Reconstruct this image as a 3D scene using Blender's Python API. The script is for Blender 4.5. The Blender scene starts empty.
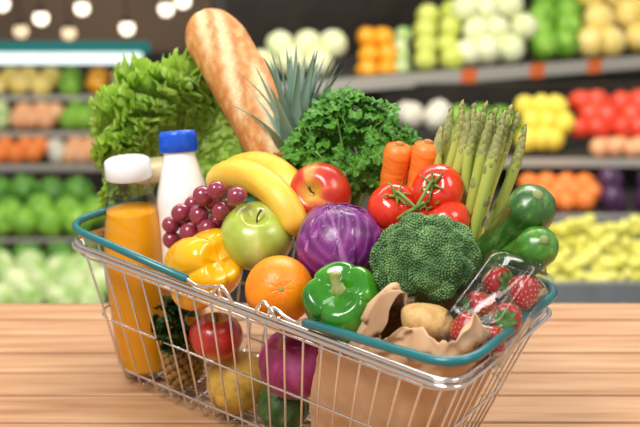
import bpy, math, random
import numpy as np
from mathutils import Vector, Matrix, Quaternion, noise as mnoise

random.seed(7)
rng = np.random.default_rng(7)
SC = bpy.context.scene
COL = SC.collection

# ------------------------------------------------------------------ camera
F_PX, Y_HOR, CAM_H = 1100.0, -150.0, 0.617
PITCH = math.atan((213.5 - Y_HOR) / F_PX)
CP, SP = math.cos(PITCH), math.sin(PITCH)
cam_data = bpy.data.cameras.new('camera')
cam_data.sensor_width = 36.0
cam_data.lens = 36.0 * F_PX / 640.0
cam_data.clip_start = 0.05
cam_data.clip_end = 100
cam_data.dof.use_dof = True
cam_data.dof.focus_distance = 1.09
cam_data.dof.aperture_fstop = 5.2
cam = bpy.data.objects.new('camera', cam_data)
COL.objects.link(cam)
cam.location = (0, 0, CAM_H)
cam.rotation_euler = (math.pi / 2 - PITCH, 0, 0)
SC.camera = cam

# ------------------------------------------------------------------ light
world = bpy.data.worlds.new('world')
SC.world = world
world.use_nodes = True
world.node_tree.nodes['Background'].inputs[0].default_value = (1.0, 0.985, 0.96, 1)
world.node_tree.nodes['Background'].inputs[1].default_value = 0.43


def area_light(name, loc, target, size, power, color=(1, 1, 1), size_y=None):
    l = bpy.data.lights.new(name, 'AREA')
    l.energy = power
    l.color = color
    l.size = size
    if size_y:
        l.shape = 'RECTANGLE'
        l.size_y = size_y
    o = bpy.data.objects.new(name, l)
    COL.objects.link(o)
    o.location = loc
    o.rotation_euler = (Vector(target) - Vector(loc)).to_track_quat('-Z', 'Y').to_euler()
    return o


area_light('ceiling_light_key', (-0.9, -0.1, 2.3), (0, 1.1, 0.2), 1.0, 54, (1, 0.98, 0.95))
area_light('ceiling_light_fill', (1.4, 0.2, 2.1), (0, 1.1, 0.2), 0.9, 16, (1, 0.98, 0.95))
area_light('added_back_light', (0.5, 3.0, 2.5), (0, 1.15, 0.25), 1.2, 30, (1, 0.98, 0.95))  # added backlight for rim highlights, box lid glints and glow through the lettuce
area_light('ceiling_light_hall', (0, 3.2, 2.6), (0, 6.0, -1.2), 3.0, 140, (1, 0.95, 0.86))
SC.view_settings.view_transform = 'Standard'
SC.view_settings.look = 'None'
SC.view_settings.gamma = 1.0
SC.view_settings.use_curve_mapping = False
SC.view_settings.exposure = 0.2
try:
    SC.cycles.use_denoising = True
    SC.cycles.max_bounces = 10
    SC.cycles.transparent_max_bounces = 16
    SC.cycles.caustics_reflective = False
    SC.cycles.caustics_refractive = False
except Exception:
    pass

# ------------------------------------------------------------------ pixel helpers
CAMP = Vector((0, 0, CAM_H))


def ray(px, py):
    u, v = (px - 320) / F_PX, (213.5 - py) / F_PX
    return Vector((u, CP + v * SP, -SP + v * CP))


def at(px, py, Y):
    d = ray(px, py)
    return CAMP + d * (Y / d.y)


def atz(px, py, z):
    d = ray(px, py)
    return CAMP + d * ((z - CAM_H) / d.z)


def mpp(P):                       # metres that one pixel covers at P
    return (P.y * CP - (P.z - CAM_H) * SP) / F_PX


def vdir(a, b, c):                # right, up, towards the viewer -> world
    return Vector((a, b * SP - c * CP, b * CP + c * SP)).normalized()


# ------------------------------------------------------------------ mesh helpers
def lerp(a, b, t):
    return a + (b - a) * t


def smooth(x):
    x = max(0.0, min(1.0, x))
    return x * x * (3 - 2 * x)


def nz(x, y, z):
    return mnoise.noise(Vector((x, y, z)))


def lathe(prof, n=32):
    V, F, rings = [], [], []
    for r, z in prof:
        if r < 1e-6:
            rings.append([len(V)])
            V.append((0, 0, z))
        else:
            rings.append(list(range(len(V), len(V) + n)))
            for i in range(n):
                a = 2 * math.pi * i / n
                V.append((r * math.cos(a), r * math.sin(a), z))
    for A, B in zip(rings, rings[1:]):
        if len(A) == 1 and len(B) == 1:
            continue
        for i in range(n):
            j = (i + 1) % n
            if len(A) == 1:
                F.append((A[0], B[j], B[i]))
            elif len(B) == 1:
                F.append((A[i], A[j], B[0]))
            else:
                F.append((A[i], A[j], B[j], B[i]))
    return V, F


def ball(fn, nu=32, nv=20):
    """closed surface; fn(theta, phi) -> point; phi 0 at the bottom, pi at the top"""
    V, F = [fn(0, 0)], []
    for k in range(1, nv):
        for i in range(nu):
            V.append(fn(2 * math.pi * i / nu, math.pi * k / nv))
    V.append(fn(0, math.pi))
    top = len(V) - 1
    ix = lambda k, i: 1 + (k - 1) * nu + i % nu
    for i in range(nu):
        F.append((0, ix(1, i + 1), ix(1, i)))
        F.append((top, ix(nv - 1, i), ix(nv - 1, i + 1)))
    for k in range(1, nv - 1):
        for i in range(nu):
            F.append((ix(k, i), ix(k, i + 1), ix(k + 1, i + 1), ix(k + 1, i)))
    return V, F


def sheet(fn, nu, nv, wrap=False):
    V = [fn(i / (nu if wrap else nu - 1), j / (nv - 1)) for j in range(nv) for i in range(nu)]
    F = []
    for j in range(nv - 1):
        for i in range(nu if wrap else nu - 1):
            i2 = (i + 1) % nu
            F.append((j * nu + i, j * nu + i2, (j + 1) * nu + i2, (j + 1) * nu + i))
    return V, F


def tube(pts, rad, n=8, closed=False, cap=True, shape=None):
    pts = [Vector(p) for p in pts]
    m = len(pts)
    if not hasattr(rad, '__len__'):
        rad = [rad] * m
    tang = []
    for i in range(m):
        if closed:
            t = pts[(i + 1) % m] - pts[i - 1]
        else:
            t = pts[min(i + 1, m - 1)] - pts[max(i - 1, 0)]
        tang.append(t.normalized())
    ref = Vector((0, 0, 1)) if abs(tang[0].z) < 0.9 else Vector((1, 0, 0))
    nrm = (ref - tang[0] * ref.dot(tang[0])).normalized()
    V, F = [], []
    for i in range(m):
        nrm = (nrm - tang[i] * nrm.dot(tang[i])).normalized()
        b = tang[i].cross(nrm)
        for k in range(n):
            a = 2 * math.pi * k / n
            s = shape(a) if shape else 1.0
            V.append(pts[i] + (nrm * math.cos(a) + b * math.sin(a)) * rad[i] * s)
    for i in range(m if closed else m - 1):
        i2 = (i + 1) % m
        for k in range(n):
            k2 = (k + 1) % n
            F.append((i * n + k, i * n + k2, i2 * n + k2, i2 * n + k))
    if cap and not closed:
        for end, flip in ((0, True), (m - 1, False)):
            c = len(V)
            V.append(pts[end] + tang[end] * (rad[end] * 0.4 * (-1 if flip else 1)))
            for k in range(n):
                k2 = (k + 1) % n
                f = (end * n + k, end * n + k2, c)
                F.append(f[::-1] if flip else f)
    return [tuple(v) for v in V], F


def box(x0, x1, y0, y1, z0, z1):
    V = [(x, y, z) for z in (z0, z1) for y in (y0, y1) for x in (x0, x1)]
    F = [(0, 2, 3, 1), (4, 5, 7, 6), (0, 1, 5, 4), (1, 3, 7, 5), (3, 2, 6, 7), (2, 0, 4, 6)]
    return V, F


def bevel_box(x0, x1, y0, y1, z0, z1, b):
    """box with a chamfer around its top edge"""
    V = [(x, y, z0) for y in (y0, y1) for x in (x0, x1)]
    V += [(x, y, z1 - b) for y in (y0, y1) for x in (x0, x1)]
    V += [(x, y, z1) for y in (y0 + b, y1 - b) for x in (x0 + b, x1 - b)]
    F = [(0, 2, 3, 1), (8, 9, 11, 10)]
    for o in (0, 4):
        for a, c in ((0, 1), (1, 3), (3, 2), (2, 0)):
            F.append((o + a, o + c, o + 4 + c, o + 4 + a))
    return V, F


def merge(*parts):
    V, F = [], []
    for v, f in parts:
        o = len(V)
        V += [tuple(p) for p in v]
        F += [tuple(i + o for i in q) for q in f]
    return V, F


def xf(part, M):
    return [tuple(M @ Vector(v)) for v in part[0]], part[1]


def mesh(name, part, mat, smooth_=True, col=None):
    me = bpy.data.meshes.new(name)
    me.from_pydata([tuple(v) for v in part[0]], [], part[1])
    if smooth_:
        me.polygons.foreach_set('use_smooth', [True] * len(me.polygons))
    if col is not None:
        at_ = me.color_attributes.new('Tint', 'FLOAT_COLOR', 'POINT')
        at_.data.foreach_set('color', np.array([(c[0], c[1], c[2], 1) for c in col], 'f').ravel())
    me.materials.append(mat)
    me.update()
    return me


def obj(name, data, parent=None, M=None):
    o = bpy.data.objects.new(name, data)
    COL.objects.link(o)
    if parent is not None:
        o.parent = parent
    if M is not None:
        o.matrix_basis = M
    return o


def tag(o, label=None, cat=None, group=None, kind=None):
    if label:
        o['label'] = label
    if cat:
        o['category'] = cat
    if group:
        o['group'] = group
    if kind:
        o['kind'] = kind
    return o


def frame(loc, axis=(0, 0, 1), roll=0.0, xdir=None, scale=1.0):
    """matrix whose local z is `axis`"""
    z = Vector(axis).normalized()
    if xdir is not None:
        x = Vector(xdir)
        x = (x - z * x.dot(z)).normalized()
        y = z.cross(x)
        R = Matrix((x, y, z)).transposed().to_4x4()
    else:
        R = Vector((0, 0, 1)).rotation_difference(z).to_matrix().to_4x4()
    S = Matrix.Diagonal((scale, scale, scale, 1)) if not hasattr(scale, '__len__') else Matrix.Diagonal((*scale, 1))
    return Matrix.Translation(Vector(loc)) @ R @ Matrix.Rotation(roll, 4, 'Z') @ S


def thing(name, M, label, cat, group=None):
    o = bpy.data.objects.new(name, None)
    o.empty_display_size = 0.02
    COL.objects.link(o)
    o.matrix_basis = M
    return tag(o, label, cat, group)


def solo(name, data, M, label, cat, group=None):
    return tag(obj(name, data, None, M), label, cat, group)


def catmull(pts, n=8, closed=False):
    pts = [Vector(p) for p in pts]
    m = len(pts)
    out = []
    for i in range(m if closed else m - 1):
        g = lambda k: pts[k % m] if closed else pts[max(0, min(m - 1, k))]
        p0, p1, p2, p3 = g(i - 1), g(i), g(i + 1), g(i + 2)
        for j in range(n):
            t = j / n
            out.append(0.5 * ((2 * p1) + (p2 - p0) * t + (2 * p0 - 5 * p1 + 4 * p2 - p3) * t * t
                              + (3 * p1 - p0 - 3 * p2 + p3) * t ** 3))
    if not closed:
        out.append(pts[-1])
    return out


# ------------------------------------------------------------------ materials
def lin(c):
    if isinstance(c, str):
        c = tuple(int(c[i:i + 2], 16) / 255 for i in (0, 2, 4))
    return tuple((x / 12.92 if x <= 0.04045 else ((x + 0.055) / 1.055) ** 2.4) for x in c)


MATS = {}


def mat(name, cols, scale=8.0, rough=0.5, metal=0.0, coat=0.0, sss=0.0, bump=0.0, bscale=None, detail=3.0,
        tint=False, stretch=(1, 1, 1), spec=0.5, emit=None, tex='noise', contrast=(0.35, 0.65), thin=0.0, sss_r=0.01,
        perobj=False):
    if name in MATS:
        return MATS[name]
    m = bpy.data.materials.new(name)
    m.use_nodes = True
    nt = m.node_tree
    N, L = nt.nodes, nt.links
    b = N['Principled BSDF']
    b.inputs['Roughness'].default_value = rough
    b.inputs['Metallic'].default_value = metal
    b.inputs['Specular IOR Level'].default_value = spec
    b.inputs['Coat Weight'].default_value = coat
    b.inputs['Coat Roughness'].default_value = 0.08
    if sss:
        b.inputs['Subsurface Weight'].default_value = sss
        b.inputs['Subsurface Radius'].default_value = (1.0, 0.5, 0.25)
        b.inputs['Subsurface Scale'].default_value = sss_r
    tc = N.new('ShaderNodeTexCoord')
    mp = N.new('ShaderNodeMapping')
    mp.inputs['Scale'].default_value = stretch
    L.new(tc.outputs['Object'], mp.inputs['Vector'])
    vec = mp.outputs['Vector']
    if perobj:
        oi = N.new('ShaderNodeObjectInfo')
        va = N.new('ShaderNodeVectorMath')
        va.operation = 'ADD'
        sc_ = N.new('ShaderNodeVectorMath')
        sc_.operation = 'SCALE'
        L.new(oi.outputs['Location'], sc_.inputs[0])
        sc_.inputs['Scale'].default_value = 7.3
        L.new(vec, va.inputs[0])
        L.new(sc_.outputs[0], va.inputs[1])
        vec = va.outputs[0]
    if isinstance(cols, str):
        cols = [cols]
    if len(cols) > 1 or tint:
        t = N.new('ShaderNodeTexVoronoi' if tex == 'voronoi' else 'ShaderNodeTexNoise')
        t.inputs['Scale'].default_value = scale
        if tex != 'voronoi':
            t.inputs['Detail'].default_value = detail
        L.new(vec, t.inputs['Vector'])
        r = N.new('ShaderNodeValToRGB')
        L.new(t.outputs['Distance' if tex == 'voronoi' else 'Fac'], r.inputs['Fac'])
        el = r.color_ramp.elements
        while len(el) < len(cols):
            el.new(0.5)
        for i, c in enumerate(cols):
            el[i].position = lerp(contrast[0], contrast[1], i / max(1, len(cols) - 1))
            el[i].color = (*lin(c), 1)
        if len(cols) == 1:
            for e in el:
                e.color = (*lin(cols[0]), 1)
        out = r.outputs['Color']
        if tint:
            a = N.new('ShaderNodeAttribute')
            a.attribute_name = 'Tint'
            mx = N.new('ShaderNodeMix')
            mx.data_type = 'RGBA'
            mx.blend_type = 'MULTIPLY'
            mx.inputs['Factor'].default_value = 1
            L.new(a.outputs['Color'], mx.inputs['A'])
            L.new(out, mx.inputs['B'])
            out = mx.outputs['Result']
        L.new(out, b.inputs['Base Color'])
    else:
        b.inputs['Base Color'].default_value = (*lin(cols[0]), 1)
    if bump:
        t2 = N.new('ShaderNodeTexNoise')
        t2.inputs['Scale'].default_value = bscale or scale * 4
        t2.inputs['Detail'].default_value = 4
        L.new(vec, t2.inputs['Vector'])
        bp = N.new('ShaderNodeBump')
        bp.inputs['Strength'].default_value = bump
        bp.inputs['Distance'].default_value = 0.002
        L.new(t2.outputs['Fac'], bp.inputs['Height'])
        L.new(bp.outputs['Normal'], b.inputs['Normal'])
    if emit:
        b.inputs['Emission Color'].default_value = (*lin(emit[0]), 1)
        b.inputs['Emission Strength'].default_value = emit[1]
    if thin:                                      # leaves let some light through
        tr = N.new('ShaderNodeBsdfTranslucent')
        ms = N.new('ShaderNodeMixShader')
        ms.inputs[0].default_value = thin
        src = b.inputs['Base Color'].links
        if src:
            L.new(src[0].from_socket, tr.inputs['Color'])
        else:
            tr.inputs['Color'].default_value = b.inputs['Base Color'].default_value
        L.new(b.outputs[0], ms.inputs[1])
        L.new(tr.outputs[0], ms.inputs[2])
        L.new(ms.outputs[0], N['Material Output'].inputs['Surface'])
    MATS[name] = m
    return m


def clear_mat(name, color, ior=1.45, edge='f4f6f5', rough=0.03):
    m = bpy.data.materials.new(name)
    m.use_nodes = True
    N, L = m.node_tree.nodes, m.node_tree.links
    N.remove(N['Principled BSDF'])
    t = N.new('ShaderNodeBsdfTransparent')
    lw = N.new('ShaderNodeLayerWeight')        # longer way through the wall towards the outline
    lw.inputs['Blend'].default_value = 0.35
    cr = N.new('ShaderNodeMix')
    cr.data_type = 'RGBA'
    cr.inputs['A'].default_value = (*lin(color), 1)
    cr.inputs['B'].default_value = (*lin(edge), 1)
    L.new(lw.outputs['Facing'], cr.inputs['Factor'])
    L.new(cr.outputs['Result'], t.inputs['Color'])
    g = N.new('ShaderNodeBsdfGlossy')
    g.inputs['Roughness'].default_value = rough
    fr = N.new('ShaderNodeFresnel')
    ge = N.new('ShaderNodeNewGeometry')
    io = N.new('ShaderNodeMapRange')           # a thin wall reflects alike from both sides
    io.inputs['To Min'].default_value = ior
    io.inputs['To Max'].default_value = 1 / ior
    L.new(ge.outputs['Backfacing'], io.inputs['Value'])
    L.new(io.outputs['Result'], fr.inputs['IOR'])
    mx = N.new('ShaderNodeMixShader')
    L.new(fr.outputs[0], mx.inputs[0])
    L.new(t.outputs[0], mx.inputs[1])
    L.new(g.outputs[0], mx.inputs[2])
    L.new(mx.outputs[0], N['Material Output'].inputs['Surface'])
    return m


M_CHROME = mat('chrome_wire', ['e2e2e2'], rough=0.16, metal=1.0)
M_TEAL = mat('teal_plastic', ['0f6b70'], rough=0.32, coat=0.3)
M_GLASS = clear_mat('bottle_glass', 'fbfcfb', 1.5, edge='e2e8e4')
M_PLASTIC = clear_mat('clear_plastic', 'f7f8f8', 1.55, rough=0.06)

# ------------------------------------------------------------------ table
M_WOOD = [mat('wood_plank_%d' % i, c, scale=6, rough=0.55, stretch=(0.8, 12, 12), detail=10, bump=0.12, bscale=30,
              contrast=(0.25, 0.75), perobj=True)
          for i, c in enumerate((['94653f', 'bb8a60', 'cda179'], ['a2744c', 'bc8b60', 'd0a67e'],
                                 ['9f6d46', 'bf8e64', 'cfa47c']))]
M_WOODDARK = mat('wood_under', ['4a3222'], rough=0.8)
rows = [302.5, 319.5, 335, 352.5, 372.4, 395, 422]
ys = [atz(320, r, 0).y for r in rows]
while ys[-1] > 0.45:
    ys.append(ys[-1] - 0.068)
table = thing('wooden_table', Matrix.Translation((0, 1.0, 0)), 'light brown wooden plank table carrying the shopping basket', 'table')
for i, (ya, yb) in enumerate(zip(ys, ys[1:])):
    g = 0.0017
    dz = random.uniform(-0.0006, 0.0)
    obj('plank', mesh('plank', bevel_box(-1.5, 1.5, yb + g - 1, ya - g - 1, -0.03, dz, 0.0012), M_WOOD[(i * 2 + i // 3) % 3], False), table)
obj('underframe', mesh('underframe', box(-1.45, 1.45, ys[-1] + 0.03 - 1, ys[0] - 0.04 - 1, -0.08, -0.031), M_WOODDARK, False), table)
for sx in (-1, 1):
    for yy in (ys[-1] + 0.06, ys[0] - 0.12):
        x = sx * 1.38
        obj('leg', mesh('leg', box(x - 0.04, x + 0.04, yy - 1.0, yy - 0.92, -0.85, -0.08), M_WOODDARK, False), table)

# ------------------------------------------------------------------ store shell
FLOOR_Z = -2.3
M_FLOOR = mat('store_floor', ['8f8a80', 'a39d92'], scale=1.5, rough=0.4)
M_BROWN = mat('store_wall', ['7a6350', '8a705a'], scale=0.7, rough=0.7)


def struct(name, part, m):
    return tag(obj(name, mesh(name, part, m, False)), kind='structure')


struct('floor', box(-14, 14, 1.62, 13, FLOOR_Z - 0.1, FLOOR_Z), M_FLOOR)
struct('floor_upper', box(-4, 4, -2.5, 1.62, -0.97, -0.85), M_FLOOR)
struct('wall_back', box(-14, 14, 11.0, 11.2, FLOOR_Z, 1.2), M_BROWN)

# ------------------------------------------------------------------ the basket
H = 0.19
FL, FR, BR = atz(68, 241, H), atz(453, 386, H), atz(553, 305, H)
BL = FL + (BR - FR) + Vector((0.011, -0.009, 0))
FLb, FRb, BRb = atz(114, 375, 0.008), atz(407, 500, 0.008), atz(475, 440, 0.008)
BLb = FLb + (BRb - FRb) * 1.15 - (FRb - FLb).normalized() * 0.022
EU = (FR - FL).normalized()
EN = Vector((-EU.y, EU.x, 0))


def atv(px, py, v):              # point on the upright plane v metres behind the basket's front
    d = ray(px, py)
    return CAMP + d * ((v - (CAMP - FL).dot(EN)) / d.dot(EN))


def bas(a, b, h, out=0.0):
    top = lerp(lerp(FL, FR, a), lerp(BL, BR, a), b)
    bot = lerp(lerp(FLb, FRb, a), lerp(BLb, BRb, a), b)
    return lerp(bot, top, h)


def ring(h, r=0.035, off=0.0, dz=0.0):
    cs = [bas(0, 0, h), bas(1, 0, h), bas(1, 1, h), bas(0, 1, h)]
    ctr = sum(cs, Vector()) / 4
    cs = [c + (c - ctr).normalized() * off for c in cs]
    out = []
    for i in range(4):
        p, c, q = cs[i - 1], cs[i], cs[(i + 1) % 4]
        a, b = c + (p - c).normalized() * r, c + (q - c).normalized() * r
        for k in range(7):
            t = k / 6
            out.append((1 - t) ** 2 * a + 2 * t * (1 - t) * c + t * t * b + Vector((0, 0, dz)))
        for k in (0.33, 0.66):
            p2 = q + (c - q).normalized() * r
            out.append(lerp(b, p2, k) + Vector((0, 0, dz)))
    return out


def rounded(pts, r=0.008, k=4):
    out = [pts[0]]
    for p, c, q in zip(pts, pts[1:], pts[2:]):
        rr = min(r, (p - c).length * 0.45, (q - c).length * 0.45)
        a, b = c + (p - c).normalized() * rr, c + (q - c).normalized() * rr
        for i in range(k + 1):
            t = i / k
            out.append((1 - t) ** 2 * a + 2 * t * (1 - t) * c + t * t * b)
    return out + [pts[-1]]


bctr = (FLb + FRb + BRb + BLb) / 4
bctr.z = 0
basket = thing('shopping_basket', Matrix.Translation(bctr),
               'chrome wire shopping basket with two teal handles on the wooden table', 'basket')
INV = Matrix.Translation(-bctr)


def bpart(name, part, m, parent=basket):
    return obj(name, mesh(name, xf(part, INV), m), parent)


bpart('rim_wire', tube(ring(1.0, 0.026), 0.0024, 10, True), M_CHROME)
bpart('rim_wire', tube(ring(1.0, 0.026, off=0.004, dz=-0.0048), 0.0024, 10, True), M_CHROME)
bpart('rim_wire', tube(ring(0.925, off=0.001), 0.0015, 8, True), M_CHROME)
bpart('side_wire', tube(ring(0.48), 0.0014, 8, True), M_CHROME)
bpart('side_wire', tube(ring(0.09), 0.0014, 8, True), M_CHROME)
rimlen = (FR - FL).length
wx = [83.4, 101, 120.4, 138.5, 156, 174, 192, 209.5, 228, 246, 265, 284, 303.6, 322.6, 341, 362, 382, 403, 425, 444]
for x in wx:
    P = atv(x, 241 + (x - 68) * 0.3766, 0.0)
    a = (P - FL).dot(EU) / rimlen
    pts = rounded([bas(a, 0, 0.985), bas(a, 0, 0), bas(a, 1, 0), bas(a, 1, 0.985)])
    bpart('wire', tube(pts, 0.0012, 8), M_CHROME)
for b in [0.09 + 0.102 * k for k in range(9)]:
    pts = rounded([bas(0, b, 0.985), bas(0, b, 0), bas(1, b, 0), bas(1, b, 0.985)])
    bpart('wire', tube([p + Vector((0, 0, 0.0022)) for p in pts], 0.0012, 8), M_CHROME)

# handles: each lies on the rim around one end of the basket
up = Vector((0, 0, 1))


def handle(a_in, a_out, hinge):
    root = obj('handle', None, basket)
    s = 1 if a_out > a_in else -1
    E = EU * s

    def q(a, b, dz, out=0.0):
        return bas(a, b, 1.0) + up * dz + E * out

    f_end, c1, c2, b_end = q(a_in, -0.01, 0.009), q(a_out, -0.02, 0.021, 0.010 if s > 0 else 0.001), q(a_out, 1.02, 0.021, 0.010 if s > 0 else 0.001), q(a_in, 1.01, 0.009)
    pts = rounded([f_end, c1, c2, b_end], 0.042, 10)
    obj('grip', mesh('grip', xf(tube(pts, 0.0044, 12), INV), M_TEAL), root)
    for bb, e in ((-0.01, f_end), (1.01, b_end)):
        h = hinge
        sg = s
        w = [e, q(lerp(a_in, h, 0.35), bb, 0.006), q(lerp(a_in, h, 0.7), bb, 0.007), q(h, bb, 0.011)]
        w += [q(h - sg * 0.016, bb, 0.012), q(h - sg * 0.024, bb, 0.006), q(h - sg * 0.016, bb, 0.0015), q(h + sg * 0.004, bb, 0.004)]
        obj('hook', mesh('hook', xf(tube(catmull(w, 6), 0.0018, 8), INV), M_CHROME), root)
        # the lug of the rim that holds the hook
        k = h - sg * 0.015
        w = [q(k + sg * 0.012, bb, 0.0), q(k + sg * 0.002, bb - 0.012, 0.010), q(k - sg * 0.020, bb - 0.012, 0.016), q(k - sg * 0.042, bb, 0.001)]
        obj('lug', mesh('lug', xf(tube(catmull(w, 6), 0.002, 8), INV), M_CHROME), root)
    return root


def a_of(px):
    P = atv(px, 241 + (px - 68) * 0.3766, 0.0)
    return (P - FL).dot(EU) / rimlen


handle(a_of(188), 0.0, a_of(213))
handle(a_of(306), 1.0, a_of(280))

# ------------------------------------------------------------------ bottles
def bottle(name, P, prof, fill, capprof, m_liq, m_cap, label, glass=True, lean=(0, 0, 1)):
    root = thing(name, frame(P, lean), label, 'bottle')
    if glass:
        obj('glass', mesh('glass', lathe(prof, 48), M_GLASS), root)
        inner = [(max(0.0, r - 0.0015), z) for r, z in prof if z <= fill]
        rtop = np.interp(fill, [p[1] for p in prof], [p[0] for p in prof]) - 0.0015
        inner = [(0, prof[0][1] + 0.002)] + [(r, max(z, prof[0][1] + 0.002)) for r, z in inner if r > 0] + [(rtop, fill), (0, fill)]
        obj('liquid', mesh('liquid', lathe(inner, 48), m_liq), root)
    else:
        obj('body', mesh('body', lathe(prof, 48), m_liq), root)
    obj('cap', mesh('cap', lathe(capprof, 40), m_cap), root)
    return root


def spline_prof(pts, n=6):
    return [(max(0, p.x), p.y) for p in catmull([Vector((r, z, 0)) for r, z in pts], n)]


M_JUICE = mat('orange_juice', ['ffa40a', 'ffb01c'], scale=20, rough=0.25, sss=0.1, sss_r=0.01, spec=0.25)
M_JUICE2 = mat('mango_juice', ['f8b020', 'fcbc34'], scale=20, rough=0.25, sss=0.1, sss_r=0.01, spec=0.25)
M_WCAP = mat('white_cap', ['ececec'], rough=0.35, coat=0.2)
M_CCAP = mat('cream_cap', ['efd9b0'], rough=0.4)
M_BCAP = mat('blue_cap', ['0f5ad6'], rough=0.3, coat=0.3)
M_MILK = mat('milk', ['f6f5f2'], rough=0.2, coat=0.6, sss=0.2)


def juice(base_px, cap_px, body_r, cap_r, m_liq, m_cap, label, fillfrac=0.77):
    P = atz(base_px[0], base_px[1], 0.0115)
    k = mpp(P)
    T = at(cap_px[0], cap_px[1], P.y)
    hh = T.z - P.z
    R, C = body_r * k, cap_r * k
    prof = [(0, 0), (R * 0.76, 0), (R * 0.86, 0.006)]
    prof += spline_prof([(R * 0.86, 0.007), (R * 0.92, hh * 0.15), (R * 1.0, hh * 0.42), (R * 0.99, hh * 0.58), (R * 0.90, hh * 0.69), (R * 0.75, hh * 0.80), (C * 0.93, hh * 0.885), (C * 0.9, hh * 0.94)], 6)
    n = len(prof)
    cp = [(0, hh), (C * 0.9, hh), (C, hh - 0.002), (C * 1.02, hh * 0.922), (C * 0.98, hh * 0.917), (C * 0.7, hh * 0.917)]
    lean = (Vector(T) - P).normalized()
    return bottle('juice_bottle', P, prof, hh * fillfrac, cp, m_liq, m_cap, label, lean=lean)


juice((148, 366), (127, 159), 32, 21.5, M_JUICE, M_WCAP, 'glass bottle of orange juice with a white cap at the front left of the basket')
juice((188, 345), (151, 160), 26, 19, M_JUICE2, M_CCAP, 'glass bottle of yellow juice with a cream cap behind the orange juice', 0.8)

P = atv(186, 236, 0.118)
k = mpp(P)
hh = 108 * k
prof = [(0, -0.06), (25.5 * k, -0.06), (26.5 * k, -0.055)] + spline_prof([(26.5 * k, -0.05), (26.5 * k, 24 * k), (25.5 * k, 42 * k), (20.5 * k, 62 * k), (16 * k, 80 * k), (15.8 * k, 88 * k)], 6) + [(14 * k, 89 * k)]
cp = [(16.2 * k, 84 * k), (18.0 * k, 84.5 * k), (18.2 * k, 102 * k), (17.4 * k, 105 * k), (0, 105.5 * k)]
r = bottle('milk_bottle', P, prof, 0, cp, M_MILK, M_BCAP, 'white milk bottle with a blue screw cap behind the grapes', glass=False, lean=vdir(-0.07, 1, 0.1))
ridg = [xf(box(-0.0004, 0.0004, 17.8 * k, 18.6 * k, 85 * k, 101 * k), Matrix.Rotation(2 * math.pi * i / 40, 4, 'Z')) for i in range(40)]
tag(obj('cap_ribs', mesh('cap_ribs', merge(*ridg), M_BCAP, False), r), kind='stuff')

# ------------------------------------------------------------------ round fruit
def apple_part(R, squash=0.9):
    def fn(th, ph):
        c = -math.cos(ph)
        s = math.sin(ph)
        rr = R * (1.0 + 0.035 * math.cos(5 * th) * max(0, -c) * s)
        wide = s * (1 + 0.08 * c)
        z = squash * R * (c - 0.42 * math.exp(-(s / 0.28) ** 2) * (1 if c > 0 else -0.6))
        return (rr * wide * math.cos(th), rr * wide * math.sin(th), z)
    return ball(fn, 48, 40)


def apple(px, py, rp, v, axis, roll, cols, tipcol, label, name='apple', rough=0.28, streak=0.5, at_=None):
    P = at_ or atv(px, py, v)
    R = rp * mpp(P)
    part = apple_part(R)
    ca, cb, cc = [Vector(lin(c)) for c in cols]
    tc = Vector(lin(tipcol))
    colr = []
    for x, y, z in part[0]:
        th = math.atan2(y, x)
        s = math.hypot(x, y) / R
        t = 0.5 + 0.9 * nz(2.2 * math.cos(th), 2.2 * math.sin(th), z / R * 0.7) + streak * 0.5 * nz(14 * math.cos(th), 14 * math.sin(th), z / R)
        c = lerp(lerp(ca, cb, smooth(t)), cc, smooth((t - 0.7) * 2))
        if z > 0:
            c = lerp(tc, c, smooth((s - 0.12) / 0.4))
        colr.append(c)
    m = mat('apple_skin_%d' % len(MATS), ['ffffff', 'ede9e0'], scale=60, rough=rough, coat=0.35, tint=True, sss=0.08)
    root = thing(name, frame(P, axis, roll), label, 'apple')
    obj('skin', mesh('skin', part, m, True, colr), root)
    z0 = 0.9 * R * (1 - 0.42)
    obj('stem', mesh('stem', tube(catmull([(0, 0, z0 - 0.002), (0.001, 0, z0 + 0.2 * R), (0.14 * R, 0.03 * R, z0 + 0.38 * R)], 5), [0.0011] * 6 + [0.0012, 0.0013, 0.0014, 0.0016, 0.0018], 8), mat('apple_stem', ['5d4526', '7a6030'], rough=0.8)), root)
    return root


apple(257.5, 237, 37, 0.088, vdir(0.0, 0.76, 0.65), 0.3, ['a9bd43', 'bccb5e', 'cdd67f'], 'b8c352', 'shiny green apple beside the bananas and grapes')
apple(320, 195, 32.5, 0.156, vdir(-0.38, 0.1, 0.9), 1.0, ['c42a1c', 'd8452a', 'e7a356'], 'd8b045', 'red and yellow apple between the banana and the parsley')

# orange
P = atv(279.5, 290, 0.037)
R = 34.5 * mpp(P)
root = thing('orange', frame(P, vdir(0.08, 0.1, 1)), 'whole orange behind the front rim of the basket', 'orange')


def ofn(th, ph):
    c, s = -math.cos(ph), math.sin(ph)
    crease = 1 - 0.012 * max(0, math.cos(9 * th)) * math.exp(-((s - 0.22) / 0.16) ** 2) * (c > 0)
    rr = R * crease * (1 - 0.05 * math.exp(-(s / 0.13) ** 2) * (c > 0))
    return (rr * s * math.cos(th), rr * s * math.sin(th), rr * c * 0.96)


obj('peel', mesh('peel', ball(ofn, 72, 48), mat('orange_peel', ['f58200', 'fb9408'], scale=40, rough=0.36, bump=0.3, bscale=420, sss=0.08, coat=0.05)), root)
star = []
for i in range(6):
    a = i * math.pi / 3
    star.append(tube([(0, 0, 0.905 * R), (0.05 * R * math.cos(a), 0.05 * R * math.sin(a), 0.925 * R), (0.085 * R * math.cos(a), 0.085 * R * math.sin(a), 0.93 * R)], [0.0013, 0.0011, 0.0005], 6))
obj('calyx', mesh('calyx', merge(*star), mat('orange_calyx', ['b9a75a', '8e8a3e'], rough=0.8)), root)

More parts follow.
